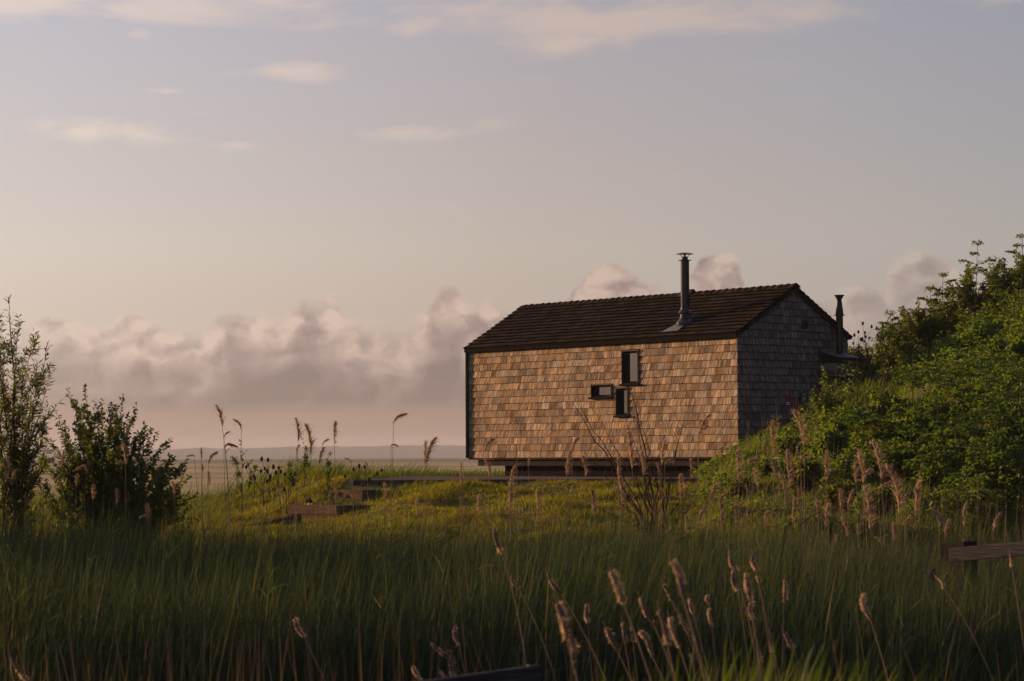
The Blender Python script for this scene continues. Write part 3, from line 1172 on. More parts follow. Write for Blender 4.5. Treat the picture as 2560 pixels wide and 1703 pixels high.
    FB = [(0, 1, 3, 2), (4, 6, 7, 5), (0, 4, 5, 1), (2, 3, 7, 6), (0, 2, 6, 4), (1, 5, 7, 3)]
    mb = MB()
    mb.poly(slab(H(0, 0, 0), -e1, e2, q0 - 0.03, q1 + 0.05, 0.02, T, ztop_w, zlow, 0.05), FB)
    rp_ = part(mb, 'lean_to_roof', M_DARKWOOD)
    mb = MB()
    mb.poly(slab(H(0, 0, 0), -e1, e2, q0 - 0.01, q1 + 0.0, 0.03, T - 0.02, ztop_w + 0.053 - 0.003, zlow + 0.053 + 0.005, 0.01), FB)
    part(mb, 'lead_sheet', M_LEAD, rp_)
    bx = H(-0.30, (q0 + q1) / 2 + 0.02, 2.12)
    zt2 = (1140 - 792) / F * bx.y - bx.z
    zt3 = (1140 - 740) / F * bx.y - bx.z
    fl = MB()
    fl.lathe(bx, [(0.0, 0.115), (0.035, 0.11), (0.06, 0.072), (zt2 * 0.55, 0.072), (zt2 * 0.551, 0.076), (zt2, 0.076), (zt2 + 0.002, 0.125), (zt2 + 0.016, 0.125), (zt2 + 0.018, 0.09),
                  (zt2 + 0.10, 0.082), (zt3 - 0.12, 0.052), (zt3 - 0.09, 0.055), (zt3 - 0.02, 0.098), (zt3 - 0.018, 0.11), (zt3, 0.11)], 24)
    part(fl, 'slim_flue', M_FLUE)

    # ---- separate things fixed to or beside the gable
    so = empty('warning_sign', H(-0.02, 1.48, 1.15))
    tag(so, 'small red notice with white lines fixed to the shaded gable', 'sign')
    inv_s = Matrix.Translation(-Vector(so.location))

    def sub(mb_, name, mat, parent, invm):
        me = mb_.mesh(name); me.transform(invm)
        o = bpy.data.objects.new(name, me); COL.objects.link(o); me.materials.append(mat); o.parent = parent
        return o
    mb = MB(); mb.box(H(0, 0, 0), -e1, e2, UP, 0.02, 0.026, 1.41, 1.55, 1.045, 1.265); sub(mb, 'plate', M_RED, so, inv_s)
    for k, (zc, hh, wa, wb_) in enumerate([(1.075, 0.010, 1.43, 1.535), (1.112, 0.008, 1.43, 1.53), (1.155, 0.006, 1.43, 1.50), (1.185, 0.006, 1.43, 1.53), (1.235, 0.007, 1.44, 1.51)]):
        mb = MB(); mb.box(H(0, 0, 0), -e1, e2, UP, 0.0262, 0.028, wa, wb_, zc - hh / 1.2, zc + hh / 1.2)
        sub(mb, 'text_line', M_WHITE if k < 2 else M_GREYBOX, so, inv_s)
    ho = empty('gas_valve_bracket', H(-0.08, 1.9, 0.98))
    tag(ho, 'red wall bracket with black hoop and grey-green valve on the gable', 'bracket')
    inv_h = Matrix.Translation(-Vector(ho.location))
    mb = MB(); mb.box(H(0, 0, 0), -e1, e2, UP, 0.02, 0.13, 1.75, 2.05, 0.975, 1.05); sub(mb, 'tray', M_RED, ho, inv_h)
    mb = MB()
    hp = []
    for k in range(13):
        th = math.pi * k / 12
        hp.append(H(-0.10, 1.895 - 0.155 * math.cos(th), 1.05 + 0.30 * math.sin(th) ** 0.75))
    mb.tube(hp, 0.012, 6); sub(mb, 'hoop', M_BLACK, ho, inv_h)
    mb = MB()
    vb = H(-0.10, 1.90, 1.05)
    mb.lathe(vb, [(0.0, 0.03), (0.04, 0.045), (0.10, 0.05), (0.19, 0.045), (0.22, 0.025), (0.25, 0.025)], 14)
    mb.tube([vb + UP * 0.22, vb + UP * 0.29 - e2 * 0.05, vb + UP * 0.34 - e2 * 0.06], 0.017, 6)
    mb.tube([vb + UP * 0.23, vb + UP * 0.235 + e2 * 0.07], 0.017, 6)
    sub(mb, 'valve', M_VALVE, ho, inv_h)
    mb = MB()
    cc = H(-0.163, 2.0, 0.985)
    n = 14
    P = [cc + e2 * (0.055 * math.cos(math.pi * k / n)) + UP * (0.055 * math.sin(math.pi * k / n)) for k in range(n + 1)]
    P2 = [p - e1 * 0.003 for p in P]
    mb.poly(P + P2, [tuple(range(n + 1)), tuple(range(2 * n + 1, n, -1))] + [(i, i + n + 1, i + n + 2, i + 1) for i in range(n)])
    sub(mb, 'round_label', M_WHITE, ho, inv_h)
    bo = empty('grey_cabinet', H(-0.2, 1.9, 0.3))
    tag(bo, 'pale grey cabinet below the red bracket at the gable foot', 'cabinet')
    inv_b = Matrix.Translation(-Vector(bo.location))
    mb = MB(); mb.box(H(0, 0, 0), -e1, e2, UP, 0.03, 0.30, 1.72, 2.14, -0.48, 0.86); sub(mb, 'body', M_GREYBOX, bo, inv_b)
    mb = MB(); mb.box(H(0, 0, 0), -e1, e2, UP, 0.02, 0.32, 1.70, 2.16, 0.861, 0.89); sub(mb, 'lid', M_GREYBOX, bo, inv_b)


build_cabin()

# ------------------------------------------------------------------ platform, steps, timbers
def build_platform():
    # gravel pad round the cabin
    mb = MB()
    pts = [(-3.15, 48.05), (4.6, 48.15), (5.2, 49.2), (-1.0, 58.5), (-2.6, 57.5)]
    P = [Vector((a, b, -0.462)) for a, b in pts] + [Vector((a, b, -0.56)) for a, b in pts]
    n = len(pts)
    mb.poly(P, [tuple(range(n)), tuple(range(2 * n - 1, n - 1, -1))] + [(i, i + n, (i + 1) % n + n, (i + 1) % n) for i in range(n)])
    tag(mb.build('gravel_pad', M_GRAVEL), 'dark gravel pad in front of and under the cabin', 'gravel pad', kind='structure')
    # sleeper edging along the front of the pad, separate sleepers end to end
    edge = empty('sleeper_edging', (0.6, 47.95, -0.6))
    tag(edge, 'long row of dark timber sleepers edging the gravel pad below the cabin', 'edging')
    inv = Matrix.Translation(-Vector(edge.location))
    a, b = Vector((-3.2, 47.85, 0)), Vector((4.5, 47.98, 0))
    n = 4
    for k in range(n):
        p, q = a.lerp(b, k / n), a.lerp(b, (k + 1) / n)
        d = (q - p).normalized()
        s = Vector((-d.y, d.x, 0))
        mb = MB()
        mb.box(p, d, s, UP, 0.006, (q - p).length - 0.006, random.uniform(0, 0.015), 0.19, -0.68, -0.458 + random.uniform(-0.012, 0.012))
        me = mb.mesh('sleeper'); me.transform(inv)
        soften(obj('sleeper', me, M_SLEEPER, edge), 0.015)
    # two step boxes built of sleepers
    def step(px_corner, py_top, Y, wl, wr, h, label, nb):
        c = at(px_corner, py_top, Y)
        o = empty('sleeper_step', (c.x, c.y, c.z - h))
        tag(o, label, 'step', 'timber steps up to the cabin')
        iv = Matrix.Translation(-Vector(o.location))
        hh = h / nb
        for k in range(nb):
            z0 = c.z - h + k * hh
            j = random.uniform(-0.008, 0.008)
            # lit face board (runs along e1), shaded face board (runs along e2)
            for nm, (x0, x1, y0, y1) in (('sleeper', (0.0, wl, j, 0.13 + j)), ('sleeper', (0.0, 0.13, 0.131 + j, wr))):
                mb = MB()
                mb.box(Vector((c.x, c.y, 0)), e1, e2, UP, x0, x1, y0, y1, z0 + 0.003, z0 + hh - 0.003)
                me = mb.mesh(nm); me.transform(iv)
                soften(obj(nm, me, M_SLEEPER, o))
        mb = MB()
        mb.box(Vector((c.x, c.y, 0)), e1, e2, UP, 0.131, wl, 0.131, wr, c.z - h, c.z - 0.02)
        me = mb.mesh('tread_fill'); me.transform(iv)
        obj('tread_fill', me, M_GRAVEL, o)
    step(906, 1225, 46.9, 1.02, 1.15, 0.42, 'upper sleeper step with a sunlit plank face on the left flank of the lawn', 2)
    step(842, 1264, 44.6, 1.55, 0.9, 0.36, 'lower dark sleeper step half hidden by reeds, nearest the rough grass', 2)
    # low kerb log running down to the left
    p, q = at(729, 1288, 44.0), at(622, 1313, 42.0)
    mb = MB()
    d = (q - p).normalized(); s = Vector((-d.y, d.x, 0)).normalized(); w = d.cross(s)
    mb.box(p, d, s, w, -0.3, (q - p).length, -0.08, 0.08, -0.16, 0.0) if w.z > 0 else mb.box(p, d, s, -w, -0.3, (q - p).length, -0.08, 0.08, -0.16, 0.0)
    tag(mb.build('kerb_log', M_SLEEPER, origin=tuple(p)), 'low timber kerb log sloping down left from the lower step', 'log')
    # small mushroom path light on the bank by the lower step
    c = at(773, 1262, 45.4)
    o = empty('path_light', c)
    tag(o, 'little mushroom-shaped path light with black cap above the lower step', 'light')
    mb = MB(); mb.lathe((0, 0, -0.15), [(0, 0.022), (0.19, 0.022)], 10); obj('post', mb.mesh('post'), M_WHITE, o)
    mb = MB(); mb.lathe((0, 0, 0.04), [(0, 0.075), (0.02, 0.07), (0.06, 0.04), (0.072, 0.01)], 14); obj('cap', mb.mesh('cap'), M_BLACK, o)
    # log retaining wall behind the stove lean-to
    p, q = at(2128, 938, 53.4), at(2262, 931, 54.2)
    o = empty('retaining_wall', ((p.x + q.x) / 2, (p.y + q.y) / 2, 0.6))
    tag(o, 'dark log retaining wall in the shadow behind the stove lean-to', 'wall')
    iv = Matrix.Translation(-Vector(o.location))
    d = (q - p).normalized(); s = Vector((-d.y, d.x, 0)).normalized()
    for k in range(6):
        mb = MB()
        zz = -0.11 - k * 0.215
        r = 0.108
        mb.tube([p + UP * zz, p.lerp(q, 0.5) + UP * (zz + random.uniform(-.01, .01)), q + UP * zz], [r, r * 0.97, r], 12)
        me = mb.mesh('log'); me.transform(iv); obj('log', me, M_DARKWOOD, o)
    # timber rail and posts in the reeds at the right edge
    o = empty('timber_rail', at(2470, 1420, 25.0))
    tag(o, 'grey weathered timber rail with a squat post among the reeds at right edge', 'rail')
    iv = Matrix.Translation(-Vector(o.location))
    p, q = at(2378, 1386, 27.2), at(2640, 1362, 26.2)
    d = (q - p).normalized(); s = Vector((-d.y, d.x, 0)).normalized(); w = d.cross(s); w = w if w.z > 0 else -w
    mb = MB(); mb.box(p, d, s, w, 0, (q - p).length, -0.05, 0.05, -0.09, 0.07); me = mb.mesh('rail'); me.transform(iv); soften(obj('rail', me, M_GREYWOOD, o))
    c = at(2384, 1372, 27.7)
    mb = MB(); mb.box(c, d, s, UP, -0.16, 0.16, -0.02, 0.24, -1.0, 0.07); me = mb.mesh('post'); me.transform(iv); obj('post', me, M_DARKWOOD, o)
    c = at(2323, 1424, 24.2)
    mb = MB(); mb.box(c, d, s, UP, -0.05, 0.05, -0.05, 0.05, -0.9, 0.0)
    tag(mb.build('stub_post', M_GREYWOOD, origin=tuple(c)), 'short grey stub post in the reeds left of the rail', 'post')
    # fallen plank near the bottom
    p, q = at(975, 1714, 12.5), at(1345, 1662, 13.2)
    d = (q - p).normalized(); s = Vector((-d.y, d.x, 0)).normalized(); w = d.cross(s); w = w if w.z > 0 else -w
    mb = MB(); mb.box(p, d, s, w, 0, (q - p).length, -0.03, 0.03, -0.16, 0.0)
    tag(soften(mb.build('fence_plank', M_GREYWOOD, origin=tuple(p)), 0.008), 'dark grey fence plank low among dead stems at bottom', 'plank')
    # wire strands
    for (a, b, lab) in (((1300, 1626, 13.1), (1990, 1494, 14.6), 'thin wire strand running up right from the fence plank'),
                        ((1190, 1712, 12.6), (1486, 1640, 13.2), 'lower wire strand sagging below the fence plank')):
        p, q = at(*a), at(*b)
        pts = []
        for k in range(15):
            f = k / 14
            v = p.lerp(q, f); v.z -= 0.03 * math.sin(math.pi * f)
            pts.append(v)
        mb = MB(); mb.tube(pts, 0.0012, 5)
        tag(mb.build('fence_wire', M_WIRE, origin=tuple(p)), lab, 'wire')


build_platform()

# ------------------------------------------------------------------ plants
M_REED = leaf_mat('green_reed_blades', [(0.016, 0.028, 0.020), (0.030, 0.050, 0.032), (0.052, 0.074, 0.042), (0.020, 0.038, 0.028), (0.074, 0.088, 0.052), (0.018, 0.033, 0.025), (0.16, 0.13, 0.095)], 0.34, 0.5, 0.0, (1.1, 1.2, 0.45), patch=((0.052, 0.064, 0.044), 1.6))
M_LAWN = leaf_mat('lawn_grass', [(0.075, 0.105, 0.018), (0.12, 0.145, 0.024), (0.16, 0.155, 0.032), (0.072, 0.10, 0.02)], 0.55, 0.6, 0.0, (1.25, 1.1, 0.35), patch=((0.14, 0.115, 0.03), 1.1))
M_ROUGH = leaf_mat('rough_grass', [(0.040, 0.068, 0.018), (0.062, 0.092, 0.022), (0.088, 0.105, 0.028), (0.048, 0.078, 0.02)], 0.45, 0.6, 0.0, (1.2, 1.15, 0.35))
M_WEED = leaf_mat('bank_weeds', [(0.038, 0.072, 0.015), (0.064, 0.108, 0.02), (0.105, 0.135, 0.024), (0.045, 0.088, 0.02)], 0.55, 0.5, 0.09, (1.25, 1.2, 0.3))
M_SHRUB = leaf_mat('bank_shrub_leaves', [(0.045, 0.070, 0.016), (0.072, 0.100, 0.02), (0.11, 0.12, 0.024), (0.055, 0.085, 0.02)], 0.5, 0.5, 0.09, (1.25, 1.15, 0.3))
M_UMBELF = leaf_mat('fern_leaves', [(0.036, 0.070, 0.018), (0.056, 0.10, 0.022), (0.09, 0.125, 0.026)], 0.52, 0.5, 0.09, (1.2, 1.2, 0.3))
M_WILLOW = leaf_mat('willow_leaves', [(0.05, 0.072, 0.024), (0.08, 0.10, 0.03), (0.105, 0.115, 0.036), (0.06, 0.082, 0.026)], 0.5, 0.45, 0.10, (1.2, 1.1, 0.35))
M_SALLOW = leaf_mat('sallow_leaves', [(0.048, 0.076, 0.022), (0.076, 0.105, 0.028), (0.105, 0.125, 0.034)], 0.52, 0.45, 0.10, (1.2, 1.1, 0.35))
M_STRAW = leaf_mat('dry_reed_straw', [(0.10, 0.082, 0.068), (0.17, 0.135, 0.105), (0.13, 0.105, 0.085)], 0.25, 0.7, 0.0, (1.0, 0.85, 0.65))
M_PLUME = leaf_mat('reed_plume', [(0.22, 0.165, 0.13), (0.36, 0.275, 0.215), (0.29, 0.215, 0.17)], 0.40, 0.8, 0.0, (1.05, 0.92, 0.75))
M_CAT = leaf_mat('cattail_fluff', [(0.26, 0.21, 0.17), (0.55, 0.46, 0.38), (0.42, 0.34, 0.27)], 0.45, 0.85, 0.0, (1.1, 0.9, 0.65))
M_CATCORE = plain('cattail_core', (0.11, 0.072, 0.056), 0.9, nscale=60, var=0.5, bump=0.004)
M_STEM = plain('dry_stem', (0.16, 0.115, 0.078), 0.8, nscale=30, var=0.3)
M_TEASEL = plain('teasel_head', (0.05, 0.03, 0.024), 0.9, nscale=60, var=0.4, bump=0.004)
M_UMBEL = plain('white_umbel', (0.62, 0.60, 0.48), 0.8, nscale=60, var=0.15)
M_GREENSTEM = plain('green_stem', (0.06, 0.075, 0.03), 0.7, nscale=30, var=0.3)


def scatter_view(n, y0, y1, pad=1.0, power=1.0):
    """points inside the view cone between two depths, uniform per area"""
    y = np.sqrt(rng.uniform(y0 ** 2, y1 ** 2, n)) if power == 1.0 else rng.uniform(y0, y1, n)
    half = 0.214 * y + pad
    x = rng.uniform(-1, 1, n) * half
    return x, y


def stuff(name, parts, mat, label, cat):
    V, Q, T = merge(parts)
    o = obj(name, np_mesh(name, V, Q, T), mat)
    tag(o, label, cat, kind='stuff')
    return o


def vnoise(x, y, f, seed=0):
    """value noise, three octaves, 0..1"""
    out = np.zeros_like(np.asarray(x, float)); amp, tot = 1.0, 0.0
    for o in range(3):
        g = np.random.default_rng(int(seed * 10) + 101 * o).random((64, 64))
        u = np.asarray(x) * f * 0.55 * 2 ** o + 1000.0; v = np.asarray(y) * f * 0.55 * 2 ** o + 1000.0
        i = np.floor(u).astype(int); j = np.floor(v).astype(int)
        a = u - i; b = v - j
        a = a * a * (3 - 2 * a); b = b * b * (3 - 2 * b)
        i0, i1, j0, j1 = i % 64, (i + 1) % 64, j % 64, (j + 1) % 64
        out += amp * ((g[i0, j0] * (1 - a) + g[i1, j0] * a) * (1 - b) + (g[i0, j1] * (1 - a) + g[i1, j1] * a) * b)
        tot += amp; amp *= 0.55
    return np.clip((out / tot - 0.5) * 1.7 + 0.5, 0, 1)


def build_reed_bed():
    parts = []
    # main stand: a wall of tall blades, leaning with the wind to the right
    x, y = scatter_view(62000, 20.5, 35.0, 1.4)
    keep = rng.random(len(x)) < (0.45 + 0.55 * vnoise(x, y, 1.1, 2.0)) * (1 - 0.55 * sstep(31, 35, y))
    x, y = x[keep], y[keep]
    z = terrain(x, y)
    N = len(x)
    topz = -0.88 + 0.20 * (vnoise(x, y, 1.3, 1.0) - 0.5) * 2 - 0.10 * sstep(30, 34, y)
    topz -= 0.18 * sstep(2.2, 4.5, x) + 0.13 * sstep(3.9, 4.5, x) * (1 - sstep(25.5, 27, y))       # the stand is lower toward the right
    topz += 0.10 * sstep(-3.5, -6.0, x)
    Ht = (topz - z) * np.clip(rng.normal(0.93, 0.13, N), 0.5, 1.28)
    lean = rng.normal(0.06, 0.10, N)
    D = unit(np.stack([lean, rng.normal(0, 0.08, N), np.ones(N)], 1))
    Bx = np.abs(rng.normal(0.06, 0.10, N)) * np.where(rng.random(N) < 0.8, 1, -1)
    B = np.stack([Bx, rng.normal(0, 0.05, N), -np.abs(Bx) * 0.5], 1)
    V, Q = strands(np.stack([x, y, z], 1), D, Ht, rng.uniform(0.007, 0.015, N), B, 5)
    parts.append((V, Q, None))
    # arching side leaves springing from the stems at all heights near the top
    k = rng.choice(N, 8000, replace=False)
    f = rng.uniform(0.45, 0.95, len(k))
    base = np.stack([x, y, z], 1)[k] + D[k] * (Ht[k] * f)[:, None] + B[k] * (Ht[k] * f ** 2)[:, None]
    th = rng.uniform(0, 2 * math.pi, len(k))
    D2 = unit(np.stack([np.cos(th) * 0.75 + 0.2, np.sin(th) * 0.5, rng.uniform(0.5, 1.6, len(k))], 1))
    V, Q = strands(base, D2, rng.uniform(0.18, 0.42, len(k)), rng.uniform(0.006, 0.012, len(k)), np.stack([rng.normal(0.1, 0.2, len(k)), rng.normal(0, 0.1, len(k)), -rng.uniform(0.1, 0.8, len(k))], 1), 4)
    parts.append((V, Q, None))
    stuff('reed_bed', parts, M_REED, 'dense bed of tall dark green reeds across the foreground', 'reeds')
    # nearer thin growth, greener and lit toward the right
    y = rng.uniform(9.0, 15.5, 1500); x = 0.088 * y + rng.normal(0, 0.05, 1500) * y
    ok = np.abs(x) < 0.214 * y + 0.4
    x, y = x[ok], y[ok]; N = len(x)
    zt = -(1500 + 260 * rng.random(N) ** 0.6 + np.abs(x / y - 0.088) * 1500 - 1140) / F * y
    z = np.full(N, -2.3)
    D = unit(np.stack([rng.normal(0.16, 0.16, N), rng.normal(0, 0.1, N), np.ones(N)], 1))
    B = np.stack([np.abs(rng.normal(0.1, 0.1, N)), rng.normal(0, 0.05, N), -rng.uniform(0, .1, N)], 1)
    V, Q = strands(np.stack([x, y, z], 1), D, (zt - z), rng.uniform(0.007, 0.015, N), B, 5)
    stuff('young_reeds', [(V, Q, None)], M_WEED, 'fresh green reed blades lit by the sun at lower right', 'reeds')
    # dead stems
    x, y = scatter_view(520, 11.0, 20.0, 0.5)
    k = rng.random(len(x)) < 0.35 + 0.65 * sstep(0.5, -3.0, x)
    x, y = x[k], y[k]; N = len(x)
    z = np.full(N, -2.3)
    zt = -(rng.uniform(1480, 1740, N) - 1140) / F * y
    D = unit(np.stack([rng.normal(-0.06, 0.16, N), rng.normal(0, 0.1, N), np.ones(N)], 1))
    B = np.stack([rng.normal(0, 0.05, N), rng.normal(0, 0.05, N), np.zeros(N)], 1)
    V, Q = strands(np.stack([x, y, z], 1), D, (zt - z), rng.uniform(0.004, 0.008, N), B, 3)
    x2, y2 = scatter_view(2500, 30.0, 38.5, 0.8)
    N2 = len(x2)
    z2 = terrain(x2, y2)
    Ht = rng.uniform(0.7, 1.35, N2)
    D2 = unit(np.stack([rng.normal(0.03, 0.08, N2), rng.normal(0, 0.08, N2), np.ones(N2)], 1))
    V2, Q2 = strands(np.stack([x2, y2, z2], 1), D2, Ht, rng.uniform(0.005, 0.010, N2), np.stack([rng.normal(0, .05, N2), rng.normal(0, .05, N2), np.zeros(N2)], 1), 3)
    stuff('dead_stems', [(V, Q, None), (V2, Q2, None)], M_STRAW, 'thin dry straw-coloured stems standing among the green reeds', 'dead stems')


def build_grass():
    # short lawn on the mound slope, in small tufts
    n = 26000
    x = rng.uniform(-8.5, 5.2, n); y = rng.uniform(37.0, 48.6, n)
    xa = rng.uniform(-9.0, -3.2, 9000); ya = rng.uniform(48.0, 60.0, 9000)
    x = np.concatenate([x, xa]); y = np.concatenate([y, ya])
    uu = (x + 2.93) * e1.x + (y - 46.9) * e1.y; vv = (x + 2.93) * e2.x + (y - 46.9) * e2.y
    u3 = (x + 3.27) * e1.x + (y - 44.6) * e1.y; v3 = (x + 3.27) * e2.x + (y - 44.6) * e2.y
    ok = (terrain(x, y) > -1.55) & ~((x > -3.4) & (y > 47.75)) & ~((uu > -0.04) & (uu < 1.06) & (vv > -0.05) & (vv < 1.2)) & ~((u3 > -0.04) & (u3 < 1.58) & (v3 > -0.05) & (v3 < 1.0))
    x, y = x[ok], y[ok]
    k = 5
    x = np.repeat(x, k) + rng.normal(0, 0.03, len(x) * k)
    y = np.repeat(y, k) + rng.normal(0, 0.03, len(y) * k)
    z = terrain(x, y)
    N = len(x)
    hh = (0.035 + 0.19 * np.clip(vnoise(x, y, 2.3, 4.0), 0, 1) ** 1.5) * rng.uniform(0.6, 1.3, N)
    D = unit(np.stack([rng.normal(0.1, 0.35, N), rng.normal(0, 0.35, N), np.ones(N)], 1))
    B = np.stack([rng.normal(0.1, 0.2, N), rng.normal(0, 0.2, N), np.full(N, -0.15)], 1)
    V, Q = strands(np.stack([x, y, z - 0.005], 1), D, hh, rng.uniform(0.008, 0.015, N), B, 2)
    stuff('lawn_grass', [(V, Q, None)], M_LAWN, 'short sunlit lawn grass on the slope below the cabin', 'grass')
    # rough grass left of and behind the mound
    n = 42000
    x = rng.uniform(-16.5, -0.2, n); y = rng.uniform(41.0, 76.0, n)
    v = (x - C0.x) * e2.x + (y - C0.y) * e2.y
    u = (x - C0.x) * e1.x + (y - C0.y) * e1.y
    out = ~((u > -1) & (u < LW + 1.3) & (v > -0.8) & (v < GW + 0.5))
    flank = (x > -5.6 - 0.1 * (y - 48)) & (y < 50.0)
    ok = out & ~flank & (np.abs(x) < 0.214 * y + 1.5) & ~((x > -3.3) & (y > 47) & (y < 56.5))
    ok &= rng.random(n) < 0.35 + 0.65 * vnoise(x, y, 0.9, 3.0)
    x, y = x[ok], y[ok]; N = len(x)
    z = terrain(x, y)
    hh = (0.22 + 0.42 * np.clip(vnoise(x, y, 0.7, 6.0), 0, 1)) * rng.uniform(0.6, 1.2, N) * (1 - 0.6 * sstep(52, 66, y))
    D = unit(np.stack([rng.normal(0.16, 0.2, N), rng.normal(0, 0.2, N), np.ones(N)], 1))
    B = np.stack([rng.normal(0.22, 0.15, N), rng.normal(0, 0.12, N), np.full(N, -0.15)], 1)
    V, Q = strands(np.stack([x, y, z], 1), D, hh, rng.uniform(0.008, 0.016, N), B, 3)
    # loose tufts and stalks running up over the front edge of the lawn
    n = 5200
    xf = rng.uniform(-9.0, 8.0, n); yf = 36.2 + 6.0 * rng.random(n) ** 1.6
    kf = rng.random(n) < 0.25 + 0.9 * vnoise(xf, yf, 1.7, 8.0)
    xf, yf = xf[kf], yf[kf]; Nf = len(xf)
    Df = unit(np.stack([rng.normal(0.1, 0.22, Nf), rng.normal(0, 0.2, Nf), np.ones(Nf)], 1))
    Vf, Qf = strands(np.stack([xf, yf, terrain(xf, yf)], 1), Df, rng.uniform(0.16, 0.55, Nf) * (1.1 - 0.6 * sstep(37, 42, yf)), rng.uniform(0.006, 0.012, Nf), np.stack([rng.normal(0.15, 0.15, Nf), rng.normal(0, 0.1, Nf), np.full(Nf, -0.1)], 1), 3)
    # fringe behind the gravel pad and in front of the marsh
    n = 9000
    x2 = rng.uniform(-4.5, 3.0, n); y2 = rng.uniform(57.0, 66.0, n)
    v2 = (x2 - C0.x) * e2.x + (y2 - C0.y) * e2.y
    ok = (v2 > GW + 0.4) | (x2 < -2.6)
    u2 = (x2 - C0.x) * e1.x + (y2 - C0.y) * e1.y
    ok |= u2 > LW + 1.0
    x2, y2 = x2[ok], y2[ok]; N2 = len(x2)
    D2 = unit(np.stack([rng.normal(0.1, 0.25, N2), rng.normal(0, 0.2, N2), np.ones(N2)], 1))
    V2, Q2 = strands(np.stack([x2, y2, terrain(x2, y2)], 1), D2, rng.uniform(0.06, 0.20, N2), rng.uniform(0.008, 0.014, N2), np.stack([rng.normal(0.15, 0.15, N2), rng.normal(0, 0.12, N2), np.full(N2, -0.1)], 1), 2)
    stuff('rough_grass', [(V, Q, None), (V2, Q2, None), (Vf, Qf, None)], M_ROUGH, 'tall rough meadow grass left of and behind the lawn', 'grass')


def bank_points(n, y0=37.5, y1=62.0):
    x = rng.uniform(3.0, 16.0, n); y = rng.uniform(y0, y1, n)
    u = (x - C0.x) * e1.x + (y - C0.y) * e1.y
    v = (x - C0.x) * e2.x + (y - C0.y) * e2.y
    ok = (x < 0.214 * y + 2.0) & (x - 0.05 * (y - 47) > 3.5 + 0.5 * rng.random(n))
    ok &= ~((u > -0.35) & (v > -0.6) & (v < GW + 0.3))
    ok &= ~((v > 0.5) & (v < 3.6) & (u > -1.0) & (u < 0))
    return x[ok], y[ok]


def build_bank():
    # tall grass on the bank
    x, y = bank_points(52000, 37.5, 56)
    ok = rng.random(len(x)) < 0.30 + 0.7 * vnoise(x, y, 1.1, 1.3)
    x, y = x[ok], y[ok]; N = len(x)
    z = terrain(x, y)
    hh = (0.20 + 0.32 * np.clip(vnoise(x, y, 0.9, 2.2), 0, 1)) * rng.uniform(0.6, 1.25, N) * (0.6 + 0.4 * sstep(4.6, 6.5, x))
    D = unit(np.stack([rng.normal(0.05, 0.22, N), rng.normal(-0.05, 0.2, N), np.ones(N)], 1))
    B = np.stack([rng.normal(0.1, 0.2, N), rng.normal(0, 0.15, N), np.full(N, -0.15)], 1)
    V, Q = strands(np.stack([x, y, z], 1), D, hh, rng.uniform(0.009, 0.018, N), B, 3)
    xd, yd = bank_points(2600, 38, 54); Nd = len(xd)
    Vd, Qd = strands(np.stack([xd, yd, terrain(xd, yd)], 1), unit(np.stack([rng.normal(0.05, 0.15, Nd), rng.normal(0, 0.15, Nd), np.ones(Nd)], 1)), rng.uniform(0.35, 0.85, Nd), rng.uniform(0.006, 0.011, Nd),
                     np.stack([rng.normal(0.08, 0.1, Nd), rng.normal(0, .05, Nd), np.zeros(Nd)], 1), 3)
    stuff('dry_bank_stalks', [(Vd, Qd, None)], M_STRAW, 'thin dry stalks scattered through the green bank', 'dry stalks')
    stuff('bank_grass', [(V, Q, None)], M_WEED, 'long green grass covering the bank right of the cabin', 'grass')
    # broad-leaved weeds: upright stalks carrying leaves, in clumps
    cx, cy = bank_points(3000, 38, 58)
    kk = rng.random(len(cx)) < np.clip((vnoise(cx, cy, 1.5, 5.0) - 0.40) * 2.4, 0, 1)
    cx, cy = cx[kk], cy[kk]
    parts = []
    P, D, L, W = [], [], [], []
    for a, b in zip(cx, cy):
        h = rng.uniform(0.30, 0.85) * (0.45 + 0.55 * float(sstep(5.2, 7.2, a)))
        m = 60
        t = rng.uniform(0.15, 1, m)
        r = 0.24 * (1.1 - t) + 0.05
        th = rng.uniform(0, 2 * math.pi, m)
        g = tz(a, b)
        P.append(np.stack([a + r * np.cos(th) * rng.uniform(0.2, 1, m), b + r * np.sin(th) * rng.uniform(0.2, 1, m), g + h * t], 1))
        D.append(np.stack([np.cos(th), np.sin(th), rng.normal(0.25, 0.4, m)], 1))
        s = rng.uniform(0.7, 1.3)
        L.append(np.full(m, 0.105 * s) * rng.uniform(0.6, 1.2, m)); W.append(np.full(m, 0.044 * s) * rng.uniform(0.7, 1.2, m))
    P = np.concatenate(P); D = np.concatenate(D); L = np.concatenate(L); W = np.concatenate(W)
    V, T = leaves(P, D, L, W, 0.2, 0.25)
    stuff('bank_weeds', [(V, None, T)], M_WEED, 'leafy green nettles and docks crowding the bank', 'weeds')


build_reed_bed()
build_grass()
build_bank()


# ---------- woody plants from explicit shoot tips
def curve_pts(p, q, sag, n, wig=0.0):
    """from p to q, starting steeply (sag lifts the middle sideways)"""
    p = np.array(p, float); q = np.array(q, float)
    mid = p * 0.5 + q * 0.5
    mid[:2] = p[:2] * (0.5 + sag) + q[:2] * (0.5 - sag)
    t = np.linspace(0, 1, n)[:, None]
    c = (1 - t) ** 2 * p + 2 * t * (1 - t) * mid + t ** 2 * q
    if wig:
        c[1:-1] += rng.normal(0, wig, (n - 2, 3))
    return c


